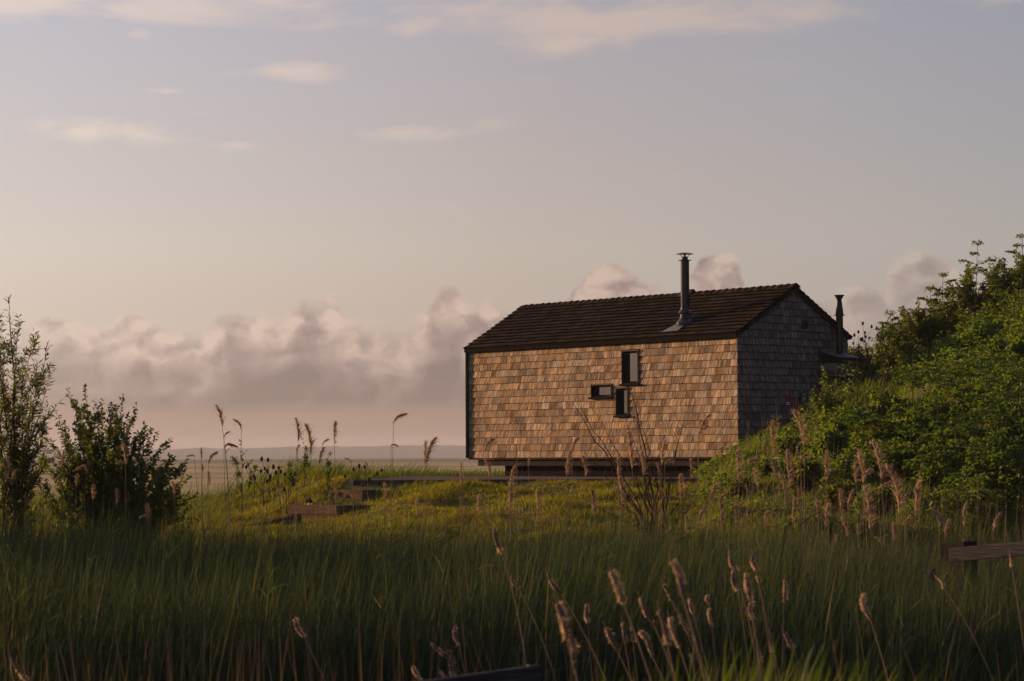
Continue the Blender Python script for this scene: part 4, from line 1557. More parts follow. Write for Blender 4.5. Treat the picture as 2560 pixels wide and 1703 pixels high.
def shoot_plant(name, base, tips, label, cat, leafm, barkm, leaf_len, leaf_w, per_m, side_n, side_len, spread=0.15, r0=0.02, lstart=0.25, group=None,
                droop=0.1, leaf_up=0.5, crown_name='crown', trunk_name='trunk', wig=0.02, leafless=False, sag=0.25):
    root = empty(name, base)
    tag(root, label, cat, group)
    bx = np.array(base, float)
    mb = MB()
    LP, LD = [], []

    def foliate(c, start):
        seg = np.diff(c, axis=0)
        ln = np.linalg.norm(seg, axis=1)
        tot = ln.sum()
        m = max(3, int(per_m * tot * (1 - start)))
        f = rng.uniform(start, 1.0, m) * (len(c) - 1)
        i = np.minimum(f.astype(int), len(c) - 2)
        fr = (f - i)[:, None]
        p = c[i] * (1 - fr) + c[i + 1] * fr
        d = unit(seg[i])
        o = unit(rng.normal(size=(m, 3)))
        LP.append(p + o * 0.004)
        LD.append(d * leaf_up + o * 0.8)
    for (tp, thick) in tips:
        tp = np.array(tp, float)
        b0 = bx + np.append(rng.normal(0, spread, 2), 0)
        c = curve_pts(b0, tp, sag, 11, wig)
        rad = np.linspace(r0 * thick, r0 * 0.12, 11)
        mb.tube([Vector(v - bx) for v in c], list(rad), 5, False)
        if not leafless: foliate(c, lstart + 0.1)
        ln = np.linalg.norm(tp - b0)
        for k in range(side_n):
            f = rng.uniform(lstart, 0.95)
            i = int(f * 10)
            st = c[i]
            dirv = unit(c[min(i + 1, 10)] - c[max(i - 1, 0)])
            o = rng.normal(size=3); o[2] = abs(o[2]) * 0.4
            d = unit(dirv * 0.75 + unit(o) * 0.75)
            sl = side_len * rng.uniform(0.5, 1.2) * (1.25 - 0.6 * f)
            e = st + d * sl + np.array([0, 0, 0.12 * sl])
            cc = curve_pts(st, e, 0.0, 6, wig * 0.5)
            mb.tube([Vector(v - bx) for v in cc], list(np.linspace(rad[i] * 0.6 + 0.001, 0.0015, 6)), 4, False)
            if not leafless: foliate(cc, 0.1)
            if leafless or rng.random() < 0.5:
                for _ in range(2):
                    j = rng.integers(2, 5)
                    o2 = rng.normal(size=3); o2[2] = abs(o2[2])
                    e2_ = cc[j] + unit(unit(cc[5] - cc[0]) + unit(o2) * 0.8) * sl * rng.uniform(0.3, 0.6)
                    c3 = curve_pts(cc[j], e2_, 0.0, 4, wig * 0.3)
                    mb.tube([Vector(v - bx) for v in c3], list(np.linspace(0.003, 0.0012, 4)), 3, False)
                    if not leafless: foliate(c3, 0.1)
    obj(trunk_name, mb.mesh(trunk_name), barkm, root)
    if not leafless:
        P = np.concatenate(LP) - bx; D = np.concatenate(LD)
        N = len(P)
        V, T = leaves(P, D, leaf_len * rng.uniform(0.6, 1.25, N), leaf_w * rng.uniform(0.7, 1.2, N), 0.2, droop)
        obj(crown_name, np_mesh(crown_name, V, None, T), leafm, root)
    return root


def tips_from(lst, Y, jit=0.5):
    out = []
    for q in lst:
        px, py = q[0], q[1]
        th = q[2] if len(q) > 2 else 1.0
        out.append((at(px, py, Y + rng.normal(0, jit)), th))
    return out


def gp(px, Y, dz=0.0):
    """ground point on the column px at depth Y"""
    x = at(px, 1140, Y).x
    return (x, Y, tz(x, Y) + dz)


# tall willow at the left edge
shoot_plant('willow_sapling', gp(28, 35.8), tips_from([(22, 745, 2.6), (48, 790, 1.4), (85, 838), (118, 862), (128, 938), (4, 800), (-30, 780, 1.5), (-70, 830, 1.4), (60, 880),
             (95, 905), (20, 930), (120, 1010), (100, 1060), (70, 990), (-20, 960), (40, 1060), (130, 1100), (-60, 1000), (-100, 900), (10, 860), (70, 1110), (30, 1130)], 35.8, 0.45),
            'tall slender willow with narrow leaves at the left edge', 'willow', M_WILLOW, M_BARK, 0.11, 0.021, 58, 11, 0.46, r0=0.016, lstart=0.36, leaf_up=0.8, wig=0.015)
# rounder sallow shrub beside it
SALLOW = shoot_plant('sallow_shrub', gp(265, 35.0), tips_from([(168, 968, 1.4), (210, 962, 1.4), (188, 1000), (255, 1000, 1.2), (235, 1020), (305, 990, 1.3), (290, 1040), (342, 1012, 1.2), (330, 1055), (362, 1060),
             (392, 1082), (405, 1110), (440, 1140), (450, 1165), (140, 1030), (150, 1080), (120, 1095), (200, 1060), (260, 1065), (310, 1100), (360, 1120), (410, 1160), (230, 1110),
             (180, 1120), (280, 1150), (130, 1150), (330, 1180), (440, 1210), (380, 1210), (170, 1190), (230, 1200), (470, 1250), (110, 1210), (100, 1130), (300, 1230), (420, 1270), (200, 1030), (280, 1010), (320, 1030), (350, 1085), (376, 1100), (250, 1040), (225, 1075), (345, 1140), (400, 1135), (430, 1185), (310, 1060), (270, 1090), (160, 1050), (395, 1180), (455, 1200), (468, 1150), (478, 1185), (490, 1235), (480, 1265), (110, 1170), (95, 1230), (450, 1240), (130, 1260)], 35.0, 0.55),
            'rounded dark sallow shrub with small oval leaves beside the willow', 'shrub', M_SALLOW, M_BARK, 0.062, 0.029, 100, 15, 0.40, r0=0.012, lstart=0.22, leaf_up=0.6, wig=0.015)
# the thicket goes on beyond the left edge of the view and shades the reed bed
def copy_tree(o, loc, rz, sc_):
    c = o.copy(); COL.objects.link(c)
    c.location = loc; c.rotation_euler = (0, 0, rz); c.scale = (sc_, sc_, sc_)
    for ch in o.children:
        d = ch.copy(); COL.objects.link(d); d.parent = c
    return c


for q_, (x_, y_, rz, k_) in enumerate(((-8.7, 29.2, 0.7, 1.15), (-8.9, 32.2, 2.1, 1.2), (-9.9, 33.9, 3.9, 1.2), (-8.2, 26.6, 1.6, 1.0))):
    c_ = copy_tree(SALLOW, (x_, y_, tz(x_, y_)), rz, k_)
    c_['label'] = ('second', 'third', 'fourth', 'first')[q_] + ' sallow shrub from the front in the thicket beyond the left edge'
    c_['group'] = 'thicket left of the willow'
# low bush right of it
shoot_plant('low_sallow_bush', gp(455, 35.6), tips_from([(420, 1160), (452, 1178), (478, 1205), (490, 1235), (440, 1220), (470, 1260), (500, 1275), (425, 1250)], 35.6, 0.3),
            'low leafy bush at the right foot of the sallow shrub', 'bush', M_SALLOW, M_BARK, 0.05, 0.022, 90, 7, 0.22, r0=0.007, lstart=0.15, leaf_up=0.5)
# leafless twiggy shrub in front of the cabin
shoot_plant('bare_twig_shrub', gp(1640, 38.6), tips_from([(1418, 988, 1.4), (1442, 1002), (1478, 1020), (1576, 962, 1.6), (1582, 1000, 1.2), (1563, 1045), (1600, 1030), (1712, 1042, 1.3), (1660, 1084, 1.1),
             (1700, 1090), (1520, 1150), (1500, 1200), (1560, 1120), (1620, 1110), (1650, 1150), (1740, 1190), (1450, 1120), (1745, 1245), (1480, 1260), (1690, 1170), (1590, 1180), (1540, 1230)], 38.6, 0.3),
            'leafless dark twiggy shrub standing in front of the cabin', 'shrub', None, M_TWIG, 0, 0, 0, 3, 0.38, r0=0.016, lstart=0.35, leafless=True, spread=0.10, wig=0.02, trunk_name='branches', sag=0.05)
# sapling before the gable
shoot_plant('elder_sapling', gp(2062, 47.4), tips_from([(2060, 925, 1.5), (2088, 950), (2035, 970), (2078, 985), (2030, 1000), (2105, 1000), (2050, 1020), (2095, 1030)], 47.4, 0.12),
            'young green sapling with reddish stem in front of the dark gable', 'sapling', M_WEED, M_REDSTEM, 0.10, 0.036, 45, 5, 0.28, r0=0.014, lstart=0.35, spread=0.05, leaf_up=0.3, droop=0.35)
# yellowing weed at the gable foot
shoot_plant('yellow_dock', gp(1925, 48.0), tips_from([(1935, 1035), (1948, 1040), (1918, 1055), (1910, 1070), (1945, 1065)], 48.0, 0.08),
            'small yellowish weed against the foot of the gable', 'weed', M_LAWN, M_GREENSTEM, 0.05, 0.022, 40, 4, 0.12, r0=0.005, lstart=0.3, spread=0.04)

# shrubs on the upper bank: individual bushes in two tiers
bank_shrubs = [  # px, py top, depth, half width m, height m, label
    (2150, 850, 55.2, 0.55, 1.0, 'yellow-green bush nearest the cabin on the upper bank'),
    (2225, 795, 56.2, 0.75, 1.3, 'bush behind the log retaining wall, second from the cabin'),
    (2300, 732, 57.2, 0.8, 1.4, 'domed bush midway up the skyline of the bank'),
    (2372, 700, 57.8, 0.8, 1.5, 'bush just below the first tall umbel on the bank skyline'),
    (2440, 648, 58.4, 0.9, 1.6, 'dense bush under the tall skyline umbel'),
    (2520, 618, 58.8, 0.95, 1.7, 'darker bush near the top right of the bank skyline'),
    (2600, 560, 58.4, 0.95, 1.9, 'highest bush of the bank, cut by the right edge'),
    (2330, 880, 54.6, 0.9, 1.3, 'broad bush in the middle of the upper bank, below the skyline'),
    (2440, 830, 54.2, 1.0, 1.5, 'broad bush below the dense skyline bush'),
    (2545, 790, 54.0, 1.0, 1.7, 'broad bush at the right edge below the skyline'),
    (2390, 965, 51.0, 0.9, 1.0, 'shadowed bush at the middle of the right bank'),
    (2500, 930, 50.6, 1.0, 1.2, 'leafy bush at the right edge of the mid bank'),
    (2270, 985, 50.2, 0.7, 0.9, 'low bush in front of the dark hollow right of the cabin'),
    (2180, 1005, 49.2, 0.5, 0.6, 'small bush on the shoulder of the bank by the gable'),
]
for (px, py, Y, hw, hh, lab) in bank_shrubs:
    top = at(px, py, Y)
    base = (top.x, Y, min(tz(top.x, Y), top.z - hh * 0.75))
    tips = []
    for _ in range(34):
        th = rng.uniform(0, 2 * math.pi); r = math.sqrt(rng.random()) * hw
        zz = top.z - (r / hw) ** 2 * hh * 0.55 - rng.uniform(0, hh * 0.5) * rng.random() - 0.05
        tips.append(((top.x + r * math.cos(th), Y + r * math.sin(th), zz), 1.0))
    shoot_plant('bank_bush', base, tips, lab, 'bush', M_SHRUB, M_BARK, 0.088, 0.040, 52, 7, 0.30, r0=0.010, lstart=0.3, group='bushes on the bank right of the cabin', spread=0.25, leaf_up=0.4)


CL = [(1925, 1175, .22), (1975, 1120, .25), (2010, 1190, .35), (2075, 1120, .4), (2120, 1060, .45), (2140, 1180, .5), (2190, 1110, .5), (2230, 1040, .55), (2250, 1170, .55), (2300, 1100, .6),
      (2345, 1050, .6), (2350, 1220, .55), (2405, 1120, .65), (2430, 1020, .65), (2460, 1230, .55), (2490, 1140, .65), (2530, 1050, .7), (2550, 1240, .6), (2200, 1260, .4), (2110, 1250, .35), (2320, 930, .6),
      (2410, 900, .65), (2480, 860, .7), (2550, 880, .7), (2370, 820, .6), (2290, 850, .5), (1860, 1225, .22), (2040, 1060, .28)]
CL.sort()
for k, (px, py, hw) in enumerate(CL):
    # stand the clump where its column meets the bank surface
    Y = 39.0
    while Y < 57.0:
        q = at(px, py + 25, Y)
        if tz(q.x, Y) > q.z: break
        Y += 0.1
    top = at(px, py, Y)
    hh = hw * 1.25
    base = (top.x, Y, tz(top.x, Y) - 0.02)
    tips = []
    for _ in range(22):
        th = rng.uniform(0, 2 * math.pi); r = math.sqrt(rng.random()) * hw
        tips.append(((top.x + r * math.cos(th), Y + r * math.sin(th), base[2] + hh * (1 - 0.6 * (r / hw) ** 2) * rng.uniform(0.55, 1.0)), 1.0))
    shoot_plant('leafy_clump', base, tips, 'leafy green clump on the face of the bank, %s from the left' % ORD[k], 'clump', M_WEED if k % 3 else M_SHRUB, M_GREENSTEM,
                0.13, 0.056, 32, 5, 0.28, r0=0.007, lstart=0.25, group='leafy clumps on the bank', spread=0.12, leaf_up=0.3, droop=0.3)


# ---------- umbel plants with ferny leaves (skyline and bank)
def umbel_plant(px, py, Y, h, label, nleaf=6, fern=0.45, flower=True):
    if Y < 50:
        # stand on the face of the bank, in front of the clumps
        Y = 39.0
        while Y < 57.0:
            q = at(px, py + h * F / Y, Y)
            if tz(q.x, Y) > q.z: break
            Y += 0.1
        Y -= 0.25
    top = at(px, py, Y)
    base = np.array((top.x + rng.normal(0, 0.05), Y, top.z - h))
    root = empty('hemlock_plant', base)
    tag(root, label, 'hemlock', 'hemlock plants on the bank')
    mb = MB()
    c = curve_pts(base, (top.x, top.y, top.z), 0.1, 9, 0.008)
    mb.tube([Vector(v - base) for v in c], list(np.linspace(0.014, 0.005, 9)), 5, False)
    P, D = [], []
    for k in range(nleaf):
        f = 0.5 + 0.5 * k / nleaf
        st = c[int(f * 8)]
        th = k * 2.4 + rng.uniform(-0.4, 0.4)
        ln = fern * (1.25 - 0.7 * f) * rng.uniform(0.8, 1.2)
        e = st + np.array([math.cos(th) * ln, math.sin(th) * ln, ln * 0.25])
        cc = curve_pts(st, e, -0.15, 7)
        cc[:, 2] += np.sin(np.linspace(0, math.pi, 7)) * ln * 0.12
        mb.tube([Vector(v - base) for v in cc], list(np.linspace(0.005, 0.0015, 7)), 3, False)
        ax = unit(e - st)
        sd = unit(np.cross(ax, (0, 0, 1)))
        for j in range(1, 7):
            for s in (-1, 1):
                wl = ln * 0.34 * (1.1 - j / 7.0)
                for m_ in range(6):
                    g = (m_ + 0.5) / 6
                    P.append(cc[j] + (sd * s * 0.9 + ax * 0.35) * wl * g + np.array([0, 0, -0.1 * wl * g]))
                    D.append(sd * s * 0.5 + ax * (0.7 if m_ % 2 else 0.2) + rng.normal(0, 0.25, 3))
    for k in range(5):
        th = k * 1.256
        e = c[-1] + np.array([math.cos(th) * 0.09, math.sin(th) * 0.09, 0.06])
        mb.tube([Vector(c[-1] - base), Vector(e - base)], [0.004, 0.003], 3, False)
        for j in range(10):
            P.append(e + rng.normal(0, 0.02, 3)); D.append(rng.normal(size=3) + np.array([0, 0, .4]))
    obj('stem', mb.mesh('stem'), M_GREENSTEM, root)
    P = np.array(P) - base; D = np.array(D)
    V, T = leaves(P, D, rng.uniform(0.06, 0.11, len(P)), rng.uniform(0.022, 0.036, len(P)), 0.15, 0.15)
    obj('foliage', np_mesh('foliage', V, None, T), M_UMBELF, root)


umbel_plant(2444, 614, 57.4, 1.9, 'tallest ferny umbel plant standing clear on the bank skyline', 7, 0.55)
umbel_plant(2556, 596, 57.0, 1.7, 'ferny umbel plant on the skyline at the right edge', 7, 0.6)
umbel_plant(2358, 694, 56.8, 1.3, 'mid-height umbel plant on the skyline left of the tallest', 6, 0.4)
umbel_plant(2326, 728, 56.6, 1.0, 'shorter umbel plant stepping down the skyline', 6, 0.35)
umbel_plant(2226, 790, 55.4, 0.9, 'small dark umbel plant beside the skyline teasels', 6, 0.3)
umbel_plant(2345, 1005, 46.6, 1.2, 'umbel plant with a tan stem on the face of the bank', 7, 0.5)
umbel_plant(2552, 980, 45.2, 1.3, 'tall ferny plant at the right edge of the bank face', 10, 0.8)
umbel_plant(2465, 955, 46.0, 1.3, 'lush ferny plant left of the right-edge one', 8, 0.6)
umbel_plant(2500, 1090, 43.6, 1.1, 'lower ferny plant near the right edge of the bank', 8, 0.55)
umbel_plant(2275, 1075, 45.2, 0.9, 'ferny plant beneath the shadowed bush', 7, 0.45)
umbel_plant(2420, 1185, 42.2, 0.8, 'ferny plant above the timber rail', 9, 0.6)
for k, (px, py, h, fr) in enumerate(sorted([(2150, 1030, .6, .5), (2205, 1120, .7, .55), (2290, 1010, .8, .65), (2320, 1130, .7, .6), (2390, 1060, .9, .75), (2440, 1110, .8, .7), (2405, 960, .9, .75),
                                     (2490, 1010, 1.0, .8), (2535, 1110, .9, .75), (2530, 900, 1.0, .8), (2450, 880, .9, .7), (2350, 910, .8, .65), (2280, 930, .6, .5)])):
    umbel_plant(px, py, 45.0, h, 'spreading fern-leaved plant among the bank clumps, %s from the left' % ORD[k], 10, fr)




# ---------- teasels
def teasel(px, py, Y, heads, h, label, grp, r=0.024):
    top = at(px, py, Y)
    base = np.array((top.x + rng.normal(0, 0.08), Y, top.z - h))
    root = empty('teasel', base)
    tag(root, label, 'teasel', grp)
    st = MB()
    c = curve_pts(base, (top.x, Y, top.z - 0.05), 0.1, 7, 0.006)
    st.tube([Vector(v - base) for v in c], list(np.linspace(0.008, 0.004, 7)), 5, False)
    ends = [(np.array(top), c[-1])]
    for k in range(heads - 1):
        f = rng.uniform(0.35, 0.85)
        s = c[int(f * 6)]
        th = rng.choice([0, math.pi]) + rng.normal(0, 0.5)
        ln = rng.uniform(0.12, 0.34)
        e = s + np.array([math.cos(th) * ln * 0.55, math.sin(th) * ln * 0.4, ln * 0.9])
        cc = curve_pts(s, e, -0.2, 5)
        st.tube([Vector(v - base) for v in cc], list(np.linspace(0.005, 0.003, 5)), 4, False)
        ends.append((e + np.array([0, 0, 0.03]), e))
    obj('stem', st.mesh('stem'), M_TWIG, root)
    for (e, _) in ends:
        hm = MB()
        s = rng.uniform(0.85, 1.15) * r
        hm.lathe(tuple(e - base), [(-1.5 * s, 0.35 * s), (-1.1 * s, 0.8 * s), (0.0, s), (1.1 * s, 0.8 * s), (1.7 * s, 0.3 * s)], 8)
        # bristly bracts
        for k in range(7):
            th = k * 0.9
            p = Vector(tuple(e - base)) + Vector((0, 0, -1.4 * s))
            q = p + Vector((math.cos(th) * 1.7 * s, math.sin(th) * 1.7 * s, 1.5 * s))
            hm.tube([p, q], [0.0022, 0.0008], 3, False)
        obj('seed_head', hm.mesh('seed_head'), M_TEASEL, root)


TS = [(2157, 809, 54.2, 4, 1.0, 'teasel with dark heads standing clear beside the cabin gable'), (2136, 838, 54.0, 2, 0.8, 'small teasel closest to the cabin eave'),
      (2146, 830, 54.3, 4, 0.9, 'many-headed teasel between the two by the gable'), (2164, 842, 54.1, 3, 0.7, 'short teasel at the foot of the skyline teasels'),
      (2207, 815, 55.0, 4, 0.8, 'teasel cluster in front of the small dark umbel plant')]
for q in TS: teasel(*q[:5], q[5], 'teasels on the bank skyline')
tl = [(636, 1168), (652, 1178), (662, 1172), (670, 1150), (690, 1182), (697, 1170), (712, 1186), (722, 1186), (898, 1166), (912, 1168), (955, 1176)]
for k, (px, py) in enumerate(tl):
    teasel(px, py, 47.0 + (k % 3) * 0.7, 3, 0.75, 'dark teasel in the rough grass left of the pad, %s from the left' % ORD[k], 'teasels in the rough grass', 0.027)


# ---------- green flowering weeds against the marsh
for (px, py, Y, h, lab) in [(601, 1100, 43.5, 0.95, 'tall leafy green weed by the leftmost skyline reeds'), (757, 1078, 43.0, 1.0, 'thin green weed between the two bushy skyline plumes'),
                            (820, 1130, 43.5, 0.7, 'green weed left of the straight skyline plume'), (727, 1142, 43.8, 0.6, 'short green weed left of the skyline pair'),
                            (625, 1150, 44.0, 0.5, 'small pale green weed right of the tall leafy one')]:
    t0 = at(px, py, Y)
    shoot_plant('green_weed', (t0.x, Y, t0.z - h), [(t0, 1.0)] + [((t0.x + rng.normal(0, 0.10), Y, t0.z - rng.uniform(0.1, 0.4)), 0.8) for _ in range(3)],
                lab, 'weed', M_ROUGH, M_GREENSTEM, 0.05, 0.026, 38, 4, 0.10, r0=0.006, lstart=0.3, spread=0.02, group='green weeds against the marsh')


# ---------- white umbel flowers on the bank
WU = [(2245, 1283), (2232, 1290), (2188, 1212), (2246, 1265), (2262, 1210), (2088, 1125), (2058, 1042), (2515, 1270), (2545, 1180), (2362, 1210), (2190, 1262), (1940, 1147), (2320, 1255), (2470, 1332)]
WU.sort()
for k, (px, py) in enumerate(WU):
    Y = 45.0 - (py - 1040) / 300.0 * 6.0
    t0 = at(px, py, Y)
    g = tz(t0.x, Y)
    root = empty('cow_parsley', (t0.x, Y, min(g, t0.z - 0.2)))
    tag(root, 'cow parsley with creamy white flower head on the bank, %s from the left' % ORD[k], 'flower', 'cow parsley on the bank')
    b = Vector(root.location)
    mb = MB(); mb.tube([Vector((0, 0, 0)), Vector((0.01, 0, (t0.z - b.z) * 0.6)), t0 - b], [0.006, 0.005, 0.003], 4)
    obj('stem', mb.mesh('stem'), M_GREENSTEM, root)
    m = 90
    r = np.sqrt(rng.random(m)) * rng.uniform(0.045, 0.085); th = rng.uniform(0, 6.283, m)
    P = np.stack([r * np.cos(th), r * np.sin(th), 0.02 - r * 0.25 + rng.normal(0, 0.006, m)], 1) + np.array(t0 - b)
    V, T = leaves(P, np.stack([np.cos(th), np.sin(th), rng.normal(0.3, .4, m)], 1), 0.016, 0.014, 0.1)
    obj('flower_head', np_mesh('flower_head', V, None, T), M_UMBEL, root)


# ---------- common reeds with plumes
def reed(tip, neck, foot_px, Y, label, grp, bushy=1.0, foot_z=None, arch=0.0, mat=None):
    T0, N0 = at(tip[0], tip[1], Y), at(neck[0], neck[1], Y)
    fx = at(foot_px, 1140, Y).x
    fz = tz(fx, Y) if foot_z is None else foot_z
    base = np.array((fx, Y, fz))
    root = empty('reed', base)
    tag(root, label, 'reed', grp)
    n0 = np.array(N0); t0 = np.array(T0)
    t = np.linspace(0, 1, 9)[:, None]
    mid = base * 0.45 + n0 * 0.55
    mid[0] = base[0] * 0.6 + n0[0] * 0.4 + rng.normal(0, 0.02)
    c = (1 - t) ** 2 * base + 2 * t * (1 - t) * mid + t ** 2 * n0
    mb = MB()
    mb.tube([Vector(v - base) for v in c], list(np.linspace(0.006, 0.0032, 9)), 5, False)
    obj('stem', mb.mesh('stem'), M_STEM, root)
    # plume: drooping strands along the axis neck -> tip
    ln = np.linalg.norm(t0 - n0)
    tt = np.linspace(0, 1, 12)[:, None]
    stemd = unit(n0 - mid)
    ctrl = n0 + stemd * ln * 0.6
    ax = (1 - tt) ** 2 * n0 + 2 * tt * (1 - tt) * ctrl + tt ** 2 * t0
    m = int(90 + 170 * bushy)
    f = rng.uniform(0, 1, m) ** 0.9 * 11
    i = np.minimum(f.astype(int), 10)
    fr = (f - i)[:, None]
    p = ax[i] * (1 - fr) + ax[i + 1] * fr
    d = unit(ax[i + 1] - ax[i])
    o = unit(rng.normal(size=(m, 3)) + np.array([0.55, 0, -0.1]))
    D = unit(d + o * rng.uniform(0.15, 0.8, m)[:, None])
    env = np.sin(np.clip(f / 11 * 0.85 + 0.15, 0, 1) * math.pi) ** 0.6
    L = ln * 0.40 * rng.uniform(0.5, 1.1, m) * (0.35 + 0.65 * env)
    B = np.stack([rng.normal(0.12, 0.12, m), rng.normal(0, 0.1, m), -rng.uniform(0.15, 0.55, m)], 1)
    V, Q = strands(p - base, D, L, rng.uniform(0.004, 0.009, m) * (0.7 + 0.4 * bushy), B, 3, tipw=0.25)
    obj('plume', np_mesh('plume', V, Q, None), mat or M_PLUME, root)
    # a dry leaf or two on the stem
    k = rng.integers(1, 3)
    for _ in range(k):
        j = rng.integers(2, 7)
        dd = unit(np.array([[rng.choice([-1, 1]) * rng.uniform(0.3, 0.8), rng.normal(0, 0.3), 0.8]]))
        V, Q = strands((c[j] - base)[None, :], dd, rng.uniform(0.18, 0.36), 0.011, np.array([[0.25, 0, -0.7]]), 5)
        obj('leaf', np_mesh('leaf', V, Q, None), M_STRAW, root)


SKY_R = [  # tip, neck, foot px, label
    ((541, 1015), (556, 1068), 574, 'tallest dark reed plume on the skyline left of the cabin, tilted left', 0.9),
    ((592, 1116), (563, 1120), 576, 'bushy drooping reed plume below the tallest skyline plume', 1.3),
    ((573, 1079), (560, 1096), 570, 'tiny reed plume tucked right of the tallest skyline stem', 0.4),
    ((585, 1049), (603, 1076), 606, 'slender skyline reed plume bent left, right of the tallest', 0.6),
    ((467, 1140), (486, 1146), 498, 'leftmost skyline reed, its head curled over to the left', 0.7),
    ((502, 1121), (503, 1150), 506, 'thin straight reed head beside the leftmost curled one', 0.4),
    ((540, 1130), (521, 1160), 518, 'small ragged reed plume before the far marsh, hanging right', 0.9),
    ((505, 1163), (506, 1186), 508, 'short dark reed head low in the grass by the shrub', 0.6),
    ((739, 1048), (745, 1104), 741, 'left plume of the tall skyline pair midway to the cabin', 0.9),
    ((748, 1112), (741, 1130), 740, 'curled lower plume on the tall skyline pair', 0.6),
    ((765, 1063), (776, 1140), 774, 'right, bushiest plume of the tall skyline pair', 1.3),
    ((808, 1120), (797, 1162), 790, 'pale reed plume leaning right after the skyline pair', 0.8),
    ((821, 1098), (806, 1115), 794, 'faint small reed tip above the right-leaning plume', 0.3),
    ((837, 1056), (836, 1112), 838, 'straight single skyline plume right of the pair', 0.9),
    ((1013, 1034), (984, 1062), 976, 'hook-shaped skyline plume bowing right toward the cabin', 0.8),
    ((996, 1116), (978, 1116), 977, 'small bowed plume low on the hook-shaped reed', 0.4),
    ((862, 1146), (878, 1160), 884, 'little curled reed head bowing left over the marsh', 0.5),
    ((911, 1154), (920, 1180), 918, 'short thin reed head near the pad edge', 0.5),
    ((1086, 1096), (1066, 1160), 1062, 'shaggy right plume of the broken reed nearest the cabin', 1.2),
    ((1062, 1104), (1062, 1170), 1061, 'left spike of the broken reed nearest the cabin', 0.7),
    ((1152, 1158), (1153, 1178), 1155, 'stubby dark reed head beneath the cabin corner', 0.6),
]
for (tp, nk, ft, lab, bu) in SKY_R:
    reed(tp, nk, ft, 38.2 + rng.uniform(-0.8, 1.2), lab, 'reeds on the skyline left of the cabin', bu)

LEFT_R = [((158, 1130), (154, 1172), 158, .7), ((190, 1172), (214, 1172), 214, .6), ((307, 1112), (314, 1160), 320, 1.1), ((290, 1156), (314, 1164), 318, .8), ((192, 1186), (190, 1215), 190, .5),
          ((12, 1150), (16, 1196), 18, 1.0), ((36, 1176), (30, 1215), 30, .8), ((98, 1258), (108, 1285), 112, 1.0), ((366, 1262), (366, 1300), 370, 1.0), ((350, 1292), (372, 1296), 376, .8),
          ((430, 1205), (436, 1236), 438, .8), ((172, 1120), (174, 1150), 178, .5), ((232, 1212), (232, 1250), 234, .6), ((520, 1180), (522, 1215), 526, .6), ((700, 1228), (708, 1262), 712, .5),
          ((600, 1212), (604, 1240), 610, .5), ((290, 1225), (292, 1262), 296, .6), ((62, 1240), (66, 1275), 70, .7)]
LEFT_R.sort(key=lambda q: q[0][0])
for k, (tp, nk, ft, bu) in enumerate(LEFT_R):
    reed(tp, nk, ft, 32.5 + rng.uniform(-0.8, 0.8), 'tan reed plume before the willow and shrub, %s from the left' % ORD[k], 'reeds before the left bushes', bu)

FRONT_R = [((1232, 1096), (1213, 1130), 1212, .8), ((1214, 1150), (1224, 1190), 1222, 1.0), ((1284, 1170), (1276, 1215), 1276, .8), ((1300, 1160), (1284, 1178), 1284, .7), ((1322, 1142), (1321, 1165), 1322, .4),
           ((1445, 1094), (1430, 1128), 1428, .8), ((1424, 1130), (1416, 1190), 1420, .8), ((1456, 1142), (1464, 1192), 1462, .9), ((1287, 1112), (1292, 1128), 1294, .3), ((1570, 1082), (1580, 1172), 1588, 1.2),
           ((1545, 1148), (1546, 1200), 1548, .9), ((1548, 1196), (1556, 1258), 1560, 1.0), ((1660, 1102), (1654, 1160), 1656, .9), ((1684, 1150), (1662, 1164), 1662, .8), ((1726, 1148), (1728, 1190), 1730, .9),
           ((1772, 1036), (1748, 1092), 1746, .8), ((1768, 1066), (1745, 1098), 1744, .6), ((1642, 1160), (1648, 1190), 1650, .6), ((1700, 1190), (1702, 1252), 1704, 1.2), ((1480, 1228), (1486, 1292), 1488, .9),
           ((1276, 1205), (1276, 1280), 1278, 1.2), ((1150, 1178), (1152, 1216), 1154, .6), ((1195, 1240), (1196, 1290), 1198, .8), ((1395, 1292), (1400, 1322), 1404, .9), ((1040, 1250), (1042, 1290), 1044, .5),
           ((1604, 1128), (1608, 1190), 1610, .8), ((1535, 1212), (1552, 1246), 1556, .8), ((1340, 1230), (1346, 1290), 1348, .5), ((960, 1210), (962, 1250), 966, .5)]
FRONT_R.sort(key=lambda q: q[0][0])
for k, (tp, nk, ft, bu) in enumerate(FRONT_R):
    reed(tp, nk, ft, 34.6 + rng.uniform(-1.2, 1.2), 'tan reed plume in front of the cabin and lawn, %s from the left' % ORD[k], 'reeds before the cabin and lawn', bu)

